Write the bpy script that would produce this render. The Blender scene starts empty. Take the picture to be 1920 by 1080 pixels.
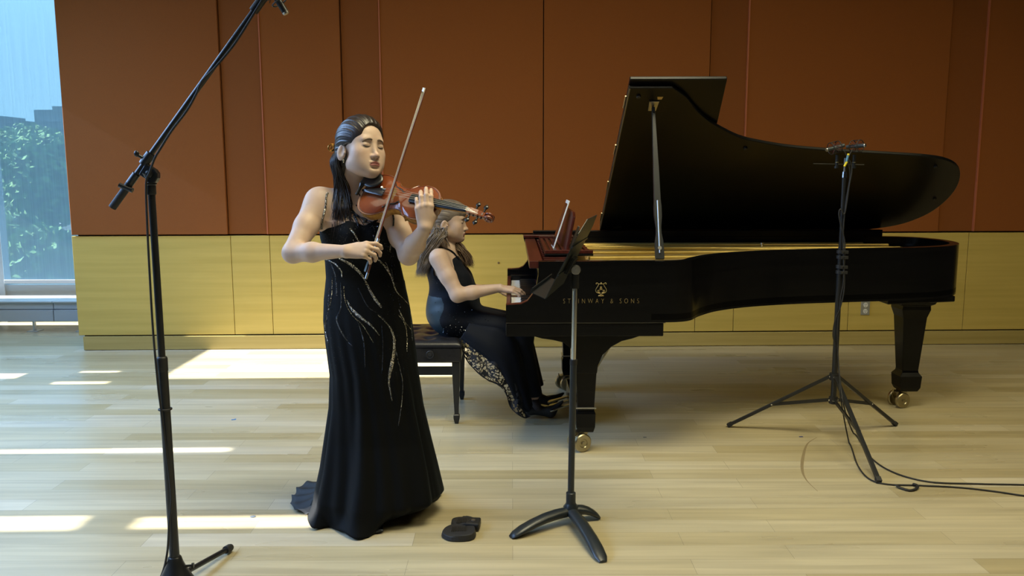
import bpy, bmesh, math, random
import numpy as np
from mathutils import Vector, Matrix
from mathutils.bvhtree import BVHTree

scene = bpy.context.scene
COL = scene.collection
random.seed(7)
RNG = np.random.default_rng(7)

# ------------------------------------------------------------------ camera
FPX, PITCH, ROLL, EYE = 1571.76, 0.139, 0.0027, 1.4341
cam_data = bpy.data.cameras.new('camera')
cam = bpy.data.objects.new('camera', cam_data)
COL.objects.link(cam)
cam_data.sensor_width = 36.0
cam_data.lens = 36.0 * FPX / 1920.0
cam_data.clip_start = 0.05
cam_data.clip_end = 400
cam.location = (0, 0, EYE)
cam.rotation_mode = 'QUATERNION'
cam.rotation_quaternion = (Matrix.Rotation(math.radians(90) - PITCH, 4, 'X') @ Matrix.Rotation(-ROLL, 4, 'Z')).to_quaternion()
scene.camera = cam

# ------------------------------------------------------------------ view, sky, sun, lamps
vs = scene.view_settings
vs.view_transform = 'Standard'
vs.look = 'None'
vs.gamma = 1.0
vs.use_curve_mapping = False
vs.exposure = 0.0

world = bpy.data.worlds.new('world')
scene.world = world
world.use_nodes = True
wn = world.node_tree
bg = wn.nodes['Background']
bg.inputs['Color'].default_value = (0.42, 0.72, 0.95, 1)
bg.inputs['Strength'].default_value = 1.75

SUN_TAN = 0.62                       # the sun stands left of the room, 32 degrees up
sd = bpy.data.lights.new('sun', 'SUN')
sd.energy = 27.0
sd.angle = math.radians(0.55)
sd.color = (1.0, 0.97, 0.92)
sun = bpy.data.objects.new('sun', sd)
COL.objects.link(sun)
sun.rotation_euler = Vector((1, 0.02, -SUN_TAN)).to_track_quat('-Z', 'Y').to_euler()
sun.location = (-6, 4, 6)


def area(name, loc, target, sx, sy, power, color, spread=180):
    d = bpy.data.lights.new(name, 'AREA')
    d.shape = 'RECTANGLE'
    d.size, d.size_y = sx, sy
    d.energy = power
    d.color = color
    d.spread = math.radians(spread)
    o = bpy.data.objects.new(name, d)
    COL.objects.link(o)
    o.location = loc
    o.rotation_euler = (Vector(target) - Vector(loc)).to_track_quat('-Z', 'Y').to_euler()
    return o


# daylight through the side glazing, the rear glazing, and the ceiling lamps of the hall
area('side_window_daylight', (-5.05, 2.8, 2.7), (-3.0, 2.6, 0.0), 6.8, 2.8, 360, (0.36, 0.58, 1.0), 118)
area('rear_window_daylight', (-4.3, 7.75, 3.95), (-4.0, 5.0, 0.0), 1.7, 1.2, 60, (0.42, 0.72, 1.0))
area('ceiling_lamp_centre', (0.5, 2.7, 4.45), (0.5, 3.2, 0), 2.2, 1.2, 106, (1.0, 0.91, 0.60), 140)
area('ceiling_lamp_right', (3.6, 2.4, 4.45), (3.2, 3.2, 0), 2.0, 1.2, 40, (1.0, 0.88, 0.50), 130)
area('ceiling_lamp_left', (-2.2, 2.7, 4.45), (-2.2, 3.2, 0), 2.0, 1.2, 10, (1.0, 0.88, 0.62), 140)


# ------------------------------------------------------------------ materials
def mat(name, color=(0.5, 0.5, 0.5), rough=0.5, metal=0.0, **kw):
    m = bpy.data.materials.new(name)
    m.use_nodes = True
    b = m.node_tree.nodes['Principled BSDF']
    b.inputs['Base Color'].default_value = (*color, 1)
    b.inputs['Roughness'].default_value = rough
    b.inputs['Metallic'].default_value = metal
    for k, v in kw.items():
        b.inputs[k.replace('_', ' ')].default_value = v
    return m


def nd(m, kind, **kw):
    n = m.node_tree.nodes.new(kind)
    for k, v in kw.items():
        if hasattr(n, k):
            setattr(n, k, v)
        else:
            n.inputs[k.replace('_', ' ')].default_value = v
    return n


def lk(m, a, b):
    m.node_tree.links.new(a, b)


def bsdf(m):
    return m.node_tree.nodes['Principled BSDF']


def coords(m, scale=(1, 1, 1), rot=(0, 0, 0), src='Object'):
    tc = nd(m, 'ShaderNodeTexCoord')
    mp = nd(m, 'ShaderNodeMapping')
    mp.inputs['Scale'].default_value = scale
    mp.inputs['Rotation'].default_value = rot
    lk(m, tc.outputs[src], mp.inputs['Vector'])
    return mp.outputs['Vector']


def noisy(name, c1, c2, scale=(20, 20, 20), nscale=1.0, rough=0.5, detail=4, bump=0.0, metal=0.0, lo=0.3, hi=0.7, **kw):
    m = mat(name, c1, rough, metal, **kw)
    v = coords(m, scale)
    n = nd(m, 'ShaderNodeTexNoise')
    n.inputs['Scale'].default_value = nscale
    n.inputs['Detail'].default_value = detail
    lk(m, v, n.inputs['Vector'])
    r = nd(m, 'ShaderNodeValToRGB')
    r.color_ramp.elements[0].position = lo
    r.color_ramp.elements[1].position = hi
    r.color_ramp.elements[0].color = (*c1, 1)
    r.color_ramp.elements[1].color = (*c2, 1)
    lk(m, n.outputs['Fac'], r.inputs['Fac'])
    lk(m, r.outputs['Color'], bsdf(m).inputs['Base Color'])
    if bump:
        b = nd(m, 'ShaderNodeBump')
        b.inputs['Strength'].default_value = bump
        b.inputs['Distance'].default_value = 0.002
        lk(m, n.outputs['Fac'], b.inputs['Height'])
        lk(m, b.outputs['Normal'], bsdf(m).inputs['Normal'])
    return m


def floor_material():
    m = mat('oak_planks', (0.5, 0.4, 0.25), 0.32)
    v = coords(m)
    br = nd(m, 'ShaderNodeTexBrick')
    br.offset = 0.37
    br.offset_frequency = 2
    br.squash = 1.0
    br.inputs['Scale'].default_value = 1.0
    br.inputs['Brick Width'].default_value = 1.05
    br.inputs['Row Height'].default_value = 0.118
    br.inputs['Mortar Size'].default_value = 0.0009
    br.inputs['Mortar Smooth'].default_value = 0.2
    br.inputs['Color1'].default_value = (0.0, 0.0, 0.0, 1)
    br.inputs['Color2'].default_value = (1.0, 1.0, 1.0, 1)
    br.inputs['Mortar'].default_value = (0.5, 0.5, 0.5, 1)
    # a slow wobble keeps the end joints of the rows from lining up
    lk(m, v, br.inputs['Vector'])
    cr = nd(m, 'ShaderNodeValToRGB')
    e = cr.color_ramp.elements
    e[0].position = 0.0
    e[0].color = (0.39, 0.325, 0.185, 1)
    e[1].position = 1.0
    e[1].color = (0.54, 0.48, 0.35, 1)
    a = e.new(0.4)
    a.color = (0.455, 0.39, 0.245, 1)
    a = e.new(0.8)
    a.color = (0.49, 0.43, 0.29, 1)
    lk(m, br.outputs['Color'], cr.inputs['Fac'])
    # grain drawn out along the boards
    g = nd(m, 'ShaderNodeTexNoise')
    g.inputs['Scale'].default_value = 1.0
    g.inputs['Detail'].default_value = 7
    g.inputs['Distortion'].default_value = 0.6
    lk(m, coords(m, (1.3, 26, 26)), g.inputs['Vector'])
    gr = nd(m, 'ShaderNodeMapRange')
    gr.inputs['From Min'].default_value = 0.3
    gr.inputs['From Max'].default_value = 0.7
    gr.inputs['To Min'].default_value = 0.84
    gr.inputs['To Max'].default_value = 1.10
    lk(m, g.outputs['Fac'], gr.inputs['Value'])
    w = nd(m, 'ShaderNodeTexNoise')
    w.inputs['Scale'].default_value = 1.0
    w.inputs['Detail'].default_value = 3
    lk(m, coords(m, (0.7, 3.5, 3.5)), w.inputs['Vector'])
    wr = nd(m, 'ShaderNodeMapRange')
    wr.inputs['From Min'].default_value = 0.3
    wr.inputs['From Max'].default_value = 0.7
    wr.inputs['To Min'].default_value = 0.90
    wr.inputs['To Max'].default_value = 1.08
    lk(m, w.outputs['Fac'], wr.inputs['Value'])
    mu = nd(m, 'ShaderNodeMath', operation='MULTIPLY')
    lk(m, gr.outputs['Result'], mu.inputs[0])
    lk(m, wr.outputs['Result'], mu.inputs[1])
    # joints
    jt = nd(m, 'ShaderNodeMapRange')
    jt.inputs['To Min'].default_value = 1.0
    jt.inputs['To Max'].default_value = 0.55
    lk(m, br.outputs['Fac'], jt.inputs['Value'])
    mu2 = nd(m, 'ShaderNodeMath', operation='MULTIPLY')
    lk(m, mu.outputs[0], mu2.inputs[0])
    lk(m, jt.outputs['Result'], mu2.inputs[1])
    mx = nd(m, 'ShaderNodeVectorMath', operation='SCALE')
    lk(m, cr.outputs['Color'], mx.inputs[0])
    lk(m, mu2.outputs[0], mx.inputs['Scale'])
    lk(m, mx.outputs['Vector'], bsdf(m).inputs['Base Color'])
    rr = nd(m, 'ShaderNodeMapRange')
    rr.inputs['From Min'].default_value = 0.3
    rr.inputs['From Max'].default_value = 0.7
    rr.inputs['To Min'].default_value = 0.24
    rr.inputs['To Max'].default_value = 0.38
    lk(m, w.outputs['Fac'], rr.inputs['Value'])
    lk(m, rr.outputs['Result'], bsdf(m).inputs['Roughness'])
    return m


def wood_material(name, c1, c2, scale, rough=0.45, lo=0.3, hi=0.7):
    return noisy(name, c1, c2, scale, 1.0, rough, 8, 0.05, lo=lo, hi=hi)


M = {}
M['floor'] = floor_material()
M['oak_panel'] = wood_material('oak_veneer', (0.50, 0.368, 0.088), (0.585, 0.435, 0.115), (1.0, 1.0, 26), 0.42)
M['oak_base'] = wood_material('oak_base_trim', (0.36, 0.275, 0.085), (0.44, 0.34, 0.12), (1.0, 1.0, 30), 0.42)
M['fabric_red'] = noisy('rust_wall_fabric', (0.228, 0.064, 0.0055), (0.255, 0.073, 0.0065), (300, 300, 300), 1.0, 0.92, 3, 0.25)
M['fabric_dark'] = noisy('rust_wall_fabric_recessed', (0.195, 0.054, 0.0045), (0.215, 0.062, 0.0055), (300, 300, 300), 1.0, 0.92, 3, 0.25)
M['seam'] = mat('rust_seam_bead', (0.42, 0.12, 0.05), 0.5)
M['groove'] = mat('dark_groove', (0.02, 0.012, 0.006), 0.9)
M['plaster'] = mat('white_plaster', (0.55, 0.53, 0.5), 0.9)
M['dark_wall'] = mat('dark_hall_wall', (0.045, 0.035, 0.03), 0.9)
M['alu'] = mat('brushed_aluminium', (0.62, 0.66, 0.70), 0.38, 0.6)
M['grey_metal'] = mat('grey_painted_metal', (0.50, 0.54, 0.58), 0.5, 0.1)
M['black_metal'] = mat('black_powder_coat', (0.012, 0.013, 0.015), 0.33, 0.0)
M['black_matte'] = mat('black_matte_plastic', (0.012, 0.012, 0.013), 0.55)
M['black_rubber'] = mat('black_rubber', (0.015, 0.015, 0.016), 0.6)
M['chrome'] = mat('chrome', (0.75, 0.76, 0.78), 0.16, 1.0)
M['steel'] = mat('satin_steel', (0.50, 0.50, 0.50), 0.33, 1.0)
M['brass'] = mat('aged_brass', (0.38, 0.33, 0.21), 0.34, 1.0)
M['ebony'] = noisy('satin_ebony_lacquer', (0.0025, 0.0025, 0.003), (0.0045, 0.0045, 0.005), (2, 2, 60), 1.0, 0.22, 4)
bsdf(M['ebony']).inputs['Specular IOR Level'].default_value = .20
M['ebony_lid'] = mat('satin_ebony_lid', (0.003, 0.003, 0.0035), 0.28)
bsdf(M['ebony_lid']).inputs['Specular IOR Level'].default_value = .22
M['mahogany'] = wood_material('mahogany', (0.035, 0.007, 0.005), (0.075, 0.014, 0.009), (40, 1.2, 40), 0.30)
M['gold_paint'] = noisy('gold_plate_paint', (0.52, 0.36, 0.09), (0.62, 0.45, 0.13), (12, 12, 12), 1.0, 0.35, 3, metal=0.55)
M['gold_leaf'] = mat('gold_letter', (0.62, 0.47, 0.20), 0.35, 0.7)
M['ivory'] = mat('ivory_key', (0.80, 0.83, 0.86), 0.25)
M['key_black'] = mat('ebony_key', (0.010, 0.010, 0.011), 0.3)
M['felt_red'] = mat('red_felt', (0.25, 0.012, 0.02), 0.95)
M['leather'] = noisy('black_leather', (0.010, 0.010, 0.012), (0.018, 0.017, 0.019), (60, 60, 60), 1.0, 0.34, 4, 0.2)
M['white_plastic'] = mat('white_plastic', (0.75, 0.74, 0.68), 0.4)
M['tape_blue'] = mat('blue_tape', (0.05, 0.25, 0.6), 0.6)
M['yellow_tape'] = mat('yellow_tape', (0.75, 0.62, 0.03), 0.5)
M['blue_tape'] = mat('pale_blue_tape', (0.10, 0.26, 0.45), 0.5)


# ------------------------------------------------------------------ object helpers
def tag(o, label=None, cat=None, group=None, kind=None):
    if label:
        o['label'] = label
    if cat:
        o['category'] = cat
    if group:
        o['group'] = group
    if kind:
        o['kind'] = kind
    return o


def empty(name, loc=(0, 0, 0), rz=0.0):
    o = bpy.data.objects.new(name, None)
    o.empty_display_size = 0.05
    COL.objects.link(o)
    o.location = loc
    o.rotation_euler = (0, 0, rz)
    return o


def thing(name, label, cat, loc=(0, 0, 0), rz=0.0, group=None):
    return tag(empty(name, loc, rz), label, cat, group)


def parent_keep(o, p):
    """vertices were written in world space: keep them there under a moved parent"""
    o.parent = p
    chain = Matrix.Identity(4)
    q = p
    while q is not None:
        chain = Matrix.LocRotScale(q.location, q.rotation_euler.to_quaternion(), q.scale) @ chain
        q = q.parent
    o.data.transform(chain.inverted())


def px(u, v, Y=None, Z=None):
    """point where the sight line through picture point (u, v) meets depth Y or height Z: used to survey the room"""
    a, b = u - 960, v - 540
    cu = a * math.cos(ROLL) - b * math.sin(ROLL)
    cv = a * math.sin(ROLL) + b * math.cos(ROLL)
    d = (cu / FPX, math.cos(PITCH) - cv / FPX * math.sin(PITCH), -math.sin(PITCH) - cv / FPX * math.cos(PITCH))
    t = Y / d[1] if Y is not None else (Z - EYE) / d[2]
    return Vector((t * d[0], t * d[1], EYE + t * d[2]))


class MB:
    def __init__(s):
        s.v = []
        s.f = []
        s.mi = []
        s.cur = 0

    def add(s, vs, fs):
        n = len(s.v)
        s.v += [tuple(p) for p in vs]
        for f in fs:
            s.f.append([i + n for i in f])
            s.mi.append(s.cur)
        return s

    def box(s, lo, hi):
        x0, y0, z0 = lo
        x1, y1, z1 = hi
        return s.add([(x0, y0, z0), (x1, y0, z0), (x1, y1, z0), (x0, y1, z0), (x0, y0, z1), (x1, y0, z1), (x1, y1, z1), (x0, y1, z1)],
                     [(3, 2, 1, 0), (4, 5, 6, 7), (0, 1, 5, 4), (1, 2, 6, 5), (2, 3, 7, 6), (3, 0, 4, 7)])

    def obox(s, c, ax, ay, az, h):
        """oriented box: centre, three unit axes, half sizes"""
        c = Vector(c)
        ax, ay, az = Vector(ax), Vector(ay), Vector(az)
        vs = []
        for dz in (-1, 1):
            for dx, dy in ((-1, -1), (1, -1), (1, 1), (-1, 1)):
                vs.append(c + ax * h[0] * dx + ay * h[1] * dy + az * h[2] * dz)
        return s.add(vs, [(3, 2, 1, 0), (4, 5, 6, 7), (0, 1, 5, 4), (1, 2, 6, 5), (2, 3, 7, 6), (3, 0, 4, 7)])

    def tube(s, pts, r, n=10, cap=True, flat=None):
        """tube through points; r a number or one radius per point; flat=(vector, factor) squashes the section"""
        pts = [Vector(p) for p in pts]
        m = len(pts)
        rs = [r] * m if not hasattr(r, '__len__') else list(r)
        t = []
        for i in range(m):
            a = pts[max(0, i - 1)]
            b = pts[min(m - 1, i + 1)]
            d = (b - a)
            t.append(d.normalized() if d.length > 1e-9 else Vector((0, 0, 1)))
        up = Vector((0, 0, 1)) if abs(t[0].z) < 0.9 else Vector((1, 0, 0))
        if flat:
            up = Vector(flat[0])
        u = (up - t[0] * up.dot(t[0])).normalized()
        vs = []
        for i in range(m):
            u = (u - t[i] * u.dot(t[i]))
            u = u.normalized() if u.length > 1e-6 else t[i].orthogonal().normalized()
            w = t[i].cross(u)
            for k in range(n):
                a = 2 * math.pi * k / n
                fu = flat[1] if flat else 1.0
                vs.append(pts[i] + u * (math.cos(a) * rs[i] * fu) + w * (math.sin(a) * rs[i]))
        fs = []
        for i in range(m - 1):
            for k in range(n):
                k2 = (k + 1) % n
                fs.append((i * n + k, i * n + k2, (i + 1) * n + k2, (i + 1) * n + k))
        if cap:
            fs.append(tuple(range(n - 1, -1, -1)))
            fs.append(tuple((m - 1) * n + k for k in range(n)))
        return s.add(vs, fs)

    def cyl(s, a, b, r, r2=None, n=20):
        return s.tube([a, b], [r, r if r2 is None else r2], n)

    def lathe(s, prof, c, axis=(0, 0, 1), n=24):
        """prof: list of (radius, height) along axis from c"""
        c = Vector(c)
        az = Vector(axis).normalized()
        ax = az.orthogonal().normalized()
        ay = az.cross(ax)
        vs = []
        for r, h in prof:
            for k in range(n):
                a = 2 * math.pi * k / n
                vs.append(c + az * h + ax * (r * math.cos(a)) + ay * (r * math.sin(a)))
        fs = []
        m = len(prof)
        for i in range(m - 1):
            for k in range(n):
                k2 = (k + 1) % n
                fs.append((i * n + k, i * n + k2, (i + 1) * n + k2, (i + 1) * n + k))
        fs.append(tuple(range(n - 1, -1, -1)))
        fs.append(tuple((m - 1) * n + k for k in range(n)))
        return s.add(vs, fs)

    def prism(s, poly, vec):
        """3D polygon pushed along vec"""
        n = len(poly)
        vec = Vector(vec)
        vs = [Vector(p) for p in poly] + [Vector(p) + vec for p in poly]
        fs = [tuple(range(n - 1, -1, -1)), tuple(range(n, 2 * n))]
        for i in range(n):
            j = (i + 1) % n
            fs.append((i, j, n + j, n + i))
        return s.add(vs, fs)

    def sphere(s, c, r, n=16, m=10, sc=(1, 1, 1)):
        c = Vector(c)
        vs = [c + Vector((0, 0, r * sc[2]))]
        for i in range(1, m):
            th = math.pi * i / m
            for k in range(n):
                a = 2 * math.pi * k / n
                vs.append(c + Vector((r * sc[0] * math.sin(th) * math.cos(a), r * sc[1] * math.sin(th) * math.sin(a), r * sc[2] * math.cos(th))))
        vs.append(c - Vector((0, 0, r * sc[2])))
        fs = [(0, 1 + k, 1 + (k + 1) % n) for k in range(n)]
        for i in range(m - 2):
            for k in range(n):
                k2 = (k + 1) % n
                fs.append((1 + i * n + k, 1 + (i + 1) * n + k, 1 + (i + 1) * n + k2, 1 + i * n + k2))
        b = 1 + (m - 2) * n
        fs += [(len(vs) - 1, b + (k + 1) % n, b + k) for k in range(n)]
        return s.add(vs, fs)

    def ring(s, c, axis, R, r, n=32, m=8, a0=0.0, a1=2 * math.pi):
        c = Vector(c)
        az = Vector(axis).normalized()
        ax = az.orthogonal().normalized()
        ay = az.cross(ax)
        full = abs(a1 - a0 - 2 * math.pi) < 1e-6
        k = n if full else n + 1
        pts = [c + ax * R * math.cos(a0 + (a1 - a0) * i / n) + ay * R * math.sin(a0 + (a1 - a0) * i / n) for i in range(n + 1)]
        return s.tube(pts, r, m, cap=not full)

    def build(s, name, m, parent=None, smooth=None, bevel=0.0, seg=2, label=None, recalc=True):
        me = bpy.data.meshes.new(name)
        me.from_pydata([tuple(p) for p in s.v], [], s.f)
        mats = m if isinstance(m, (list, tuple)) else [m]
        for x in mats:
            me.materials.append(x)
        if len(mats) > 1:
            me.polygons.foreach_set('material_index', s.mi)
        if recalc:
            bm = bmesh.new()
            bm.from_mesh(me)
            bmesh.ops.recalc_face_normals(bm, faces=bm.faces)
            bm.to_mesh(me)
            bm.free()
        if smooth is not None:
            me.shade_smooth() if smooth >= 180 else None
            if smooth < 180:
                me.polygons.foreach_set('use_smooth', [True] * len(me.polygons))
                sharp_by_angle(me, math.radians(smooth))
        o = bpy.data.objects.new(name, me)
        COL.objects.link(o)
        if bevel:
            b = o.modifiers.new('bevel', 'BEVEL')
            b.width = bevel
            b.segments = seg
            b.limit_method = 'ANGLE'
            b.angle_limit = math.radians(40)
        if parent is not None:
            parent_keep(o, parent)
        if label:
            o['label'] = label
        return o


def sharp_by_angle(me, ang):
    bm = bmesh.new()
    bm.from_mesh(me)
    for e in bm.edges:
        if len(e.link_faces) == 2 and e.calc_face_angle(0) > ang:
            e.smooth = False
    bm.to_mesh(me)
    bm.free()


def spline(pts, n=8, closed=False):
    """Catmull-Rom through points"""
    P = [Vector(p) for p in pts]
    m = len(P)
    out = []
    rng = range(m) if closed else range(m - 1)
    for i in rng:
        if closed:
            a, b, c, d = P[(i - 1) % m], P[i], P[(i + 1) % m], P[(i + 2) % m]
        else:
            a, b, c, d = P[max(i - 1, 0)], P[i], P[i + 1], P[min(i + 2, m - 1)]
        for k in range(n):
            t = k / n
            out.append(0.5 * ((2 * b) + (c - a) * t + (2 * a - 5 * b + 4 * c - d) * t * t + (3 * b - a - 3 * c + d) * t * t * t))
    if not closed:
        out.append(P[-1])
    return out


def struct(name, mb, m, **kw):
    o = mb.build(name, m, **kw)
    o['kind'] = 'structure'
    return o

# ================================================================== THE ROOM
def YW(x):
    """the back wall stands a touch askew to the camera"""
    return 6.78 + 0.02 * x


XL, XR = -5.25, 6.2          # side walls
YB, YF = -2.2, 8.05          # wall behind the camera, rear glazing
ZC = 4.6
ZB = 0.925                   # top of the oak wainscot

struct('floor', MB().box((XL - 0.2, YB - 0.2, -0.1), (XR + 0.2, YF + 0.2, 0)), M['floor'])
struct('ceiling', MB().box((XL - 0.2, YB - 0.2, ZC), (XR + 0.2, YF + 0.2, ZC + 0.1)), M['plaster'])
struct('wall_right', MB().box((XR, YB, 0), (XR + 0.15, YF, ZC)), M['dark_wall'])
struct('wall_front', MB().box((XL, YB - 0.15, 0), (XR, YB, ZC)), M['dark_wall'])


def wall_slab(x0, x1, off0, off1, z0, z1):
    """slab following the back wall line; off = distance in front of the wall line (negative = towards the camera)"""
    return [(x0, YW(x0) + off0, z0), (x1, YW(x1) + off0, z0), (x1, YW(x1) + off1, z0), (x0, YW(x0) + off1, z0),
            (x0, YW(x0) + off0, z1), (x1, YW(x1) + off0, z1), (x1, YW(x1) + off1, z1), (x0, YW(x0) + off1, z1)]


BOXF = [(3, 2, 1, 0), (4, 5, 6, 7), (0, 1, 5, 4), (1, 2, 6, 5), (2, 3, 7, 6), (3, 0, 4, 7)]


def wx(u, v, z_guess=None):
    return px(u, v, Y=YW(-3.4 if u < 300 else (u - 960) / FPX * 6.8)).x


# solid partition behind the panels
XE = wx(145, 500)
struct('wall_back', MB().add(wall_slab(XE + 0.01, XR, 0.03, 0.45, 0, ZC), BOXF), M['groove'])

# rust fabric panels: edges surveyed along the top of the wainscot
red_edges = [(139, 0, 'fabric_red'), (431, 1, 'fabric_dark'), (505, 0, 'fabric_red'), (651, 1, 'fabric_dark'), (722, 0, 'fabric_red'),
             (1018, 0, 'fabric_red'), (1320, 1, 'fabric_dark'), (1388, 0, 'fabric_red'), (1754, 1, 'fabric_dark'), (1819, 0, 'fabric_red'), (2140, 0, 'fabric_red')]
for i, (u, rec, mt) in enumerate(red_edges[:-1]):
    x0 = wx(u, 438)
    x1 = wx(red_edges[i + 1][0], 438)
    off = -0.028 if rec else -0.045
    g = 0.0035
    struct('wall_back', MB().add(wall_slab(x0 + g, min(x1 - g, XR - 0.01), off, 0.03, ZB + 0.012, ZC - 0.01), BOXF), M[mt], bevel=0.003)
# thin beads in the pale seams
for u in (505, 722, 1388, 1819):
    x = wx(u, 438)
    struct('trim_1', MB().add(wall_slab(x - 0.0045, x + 0.0045, -0.050, 0.0, ZB + 0.012, ZC - 0.01), BOXF), M['seam'])

oak_edges = [145, 439, 511, 735, 1018, 1303, 1375, 1590, 1806, 2140]
for i, u in enumerate(oak_edges[:-1]):
    x0 = wx(u, 540)
    x1 = wx(oak_edges[i + 1], 540)
    o = struct('wall_back', MB().add(wall_slab(x0 + 0.0022, min(x1 - 0.0022, XR - 0.01), -0.03, 0.03, 0.122, ZB), BOXF), M['oak_panel'], bevel=0.0012)
struct('baseboard_back', MB().add(wall_slab(XE + 0.03, XR - 0.01, -0.05, 0.03, 0.004, 0.112), BOXF), M['oak_base'], bevel=0.002)
struct('trim_2', MB().add(wall_slab(XE + 0.03, XR - 0.01, -0.02, 0.03, 0.0, 0.124), BOXF), M['groove'])

# power outlet on the oak
xo = px(1621, 577, Y=6.82)
t = thing('power_outlet', 'small white double power outlet low on the oak wainscot under the piano tail', 'outlet', (xo.x, YW(xo.x) - 0.03, xo.z))
yo = YW(xo.x) - 0.03
MB().box((xo.x - 0.036, yo - 0.006, xo.z - 0.058), (xo.x + 0.036, yo + 0.0, xo.z + 0.058)).build('cover_plate', mat('steel_plate', (0.42, 0.42, 0.38), 0.4, 0.5), t, bevel=0.002)
for dz in (-0.026, 0.026):
    sp = [(xo.x + 0.017 * math.cos(a) * 1.05, yo - 0.009, xo.z + dz + 0.019 * math.sin(a)) for a in [k * math.pi / 10 for k in range(20)]]
    so = MB().prism(sp, (0, 0.004, 0)).build('socket', M['white_plastic'], t)
    sl = MB()
    for dx in (-0.006, 0.006):
        sl.box((xo.x + dx - 0.0012, yo - 0.0098, xo.z + dz - 0.001), (xo.x + dx + 0.0012, yo - 0.0088, xo.z + dz + 0.009))
    sl.cyl((xo.x, yo - 0.0098, xo.z + dz - 0.009), (xo.x, yo - 0.0088, xo.z + dz - 0.009), 0.003, n=10)
    sl.build('slot', M['black_matte'], so)

hx = px(935, 492, Y=6.78)
o = MB().lathe([(0.009, 0), (0.009, 0.004), (0.006, 0.006)], (hx.x, YW(hx.x) - 0.0295, hx.z), (0, -1, 0), 14).build('wall_plug', mat('brown_plug', (0.16, 0.10, 0.03), 0.6), smooth=30)
tag(o, 'tiny round brown plug in the oak wainscot beside the seated pianist', 'plug')

# left side wall: glazing with its blinds drawn; sunlight comes through the open part by the corner and the slits between blinds
slots = [  # y0, y1, x range on the floor the sun reaches
    (5.66, 6.66, -2.46, -0.35),
    (4.10, 4.16, -2.75, -1.45),
    (3.15, 3.29, -3.05, -1.75),
    (3.16, 3.27, -1.55, -0.62),
    (5.53, 5.60, -3.15, -2.75),
    (5.86, 5.91, -3.12, -2.82),
    (5.70, 5.85, -4.30, -3.46),
    (7.60, 8.03, -4.95, -2.95),
]
ww = MB()
ys = sorted(set([YB, YF] + [a for s in slots for a in s[:2]]))
for a, b in zip(ys[:-1], ys[1:]):
    mid = (a + b) / 2
    zs = []
    for s in slots:
        if s[0] < mid < s[1]:
            zs.append(((s[2] - XL) * SUN_TAN, (s[3] - XL) * SUN_TAN))
    zs.sort()
    z = 0.0
    for z0, z1 in zs:
        ww.box((XL - 0.03, a, z), (XL, b, z0))
        z = z1
    ww.box((XL - 0.03, a, z), (XL, b, ZC))
struct('wall_left', ww, mat('pale_blind_fabric', (0.55, 0.62, 0.68), 0.8))

# rear glazing behind the end of the partition
gx0, gx1 = XL, -2.9
struct('window_1', MB().box((gx0, YF, 0.10), (gx1, YF + 0.012, ZC)), None or (lambda: (lambda m: m)(mat('window_glass', (0.95, 1, 1), 0.02, 0.0, Transmission_Weight=1.0, IOR=1.0 + 0.02)))())
fr = MB()
for x in (gx0 + 0.03, -4.90, -3.0):
    fr.box((x - (0.12 if x < -5.2 else 0.03), YF - 0.078, 0.0), (x + (0.10 if x < -5.2 else 0.03), YF + 0.03, ZC))
fr.box((gx0, YF - 0.06, 0.30), (gx1, YF + 0.03, 0.36))
fr.box((gx0, YF - 0.05, 0.0), (gx1, YF + 0.03, 0.32))
struct('trim_3', fr, M['grey_metal'])
struct('wall_rear', MB().box((gx1, YF, 0), (XR, YF + 0.1, ZC)), M['plaster'])

# woven sun-screen blind
bm_ = bpy.data.materials.new('sunscreen_mesh')
bm_.use_nodes = True
nt = bm_.node_tree
nt.nodes.remove(nt.nodes['Principled BSDF'])
outn = nt.nodes['Material Output']
tr = nt.nodes.new('ShaderNodeBsdfTransparent')
tr.inputs['Color'].default_value = (0.88, 0.95, 1.0, 1)
tl = nt.nodes.new('ShaderNodeBsdfTranslucent')
tl.inputs['Color'].default_value = (0.62, 0.80, 0.92, 1)
df = nt.nodes.new('ShaderNodeBsdfDiffuse')
df.inputs['Color'].default_value = (0.50, 0.66, 0.78, 1)
m1 = nt.nodes.new('ShaderNodeMixShader')
m1.inputs[0].default_value = 0.5
nt.links.new(tl.outputs[0], m1.inputs[1])
nt.links.new(df.outputs[0], m1.inputs[2])
m2 = nt.nodes.new('ShaderNodeMixShader')
tcn = nt.nodes.new('ShaderNodeTexCoord')
mpn = nt.nodes.new('ShaderNodeMapping')
mpn.inputs['Scale'].default_value = (60, 1, 1.2)
nzn = nt.nodes.new('ShaderNodeTexNoise')
nzn.inputs['Scale'].default_value = 1.0
mrn = nt.nodes.new('ShaderNodeMapRange')
mrn.inputs['To Min'].default_value = 0.30
mrn.inputs['To Max'].default_value = 0.46
nt.links.new(tcn.outputs['Object'], mpn.inputs['Vector'])
nt.links.new(mpn.outputs['Vector'], nzn.inputs['Vector'])
nt.links.new(nzn.outputs['Fac'], mrn.inputs['Value'])
nt.links.new(mrn.outputs['Result'], m2.inputs[0])
nt.links.new(tr.outputs[0], m2.inputs[1])
nt.links.new(m1.outputs[0], m2.inputs[2])
nt.links.new(m2.outputs[0], outn.inputs['Surface'])
bl = thing('roller_blind', 'translucent pale blue roller blind hanging over the window at the left edge', 'blind', (-3.85, YF - 0.14, 0.40))
MB().box((-4.83, YF - 0.141, 0.42), (-3.05, YF - 0.139, ZC - 0.02)).build('blind_fabric', bm_, bl)
MB().box((-4.83, YF - 0.15, 0.385), (-3.05, YF - 0.13, 0.42)).build('bottom_bar', M['grey_metal'], bl, bevel=0.003)

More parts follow.
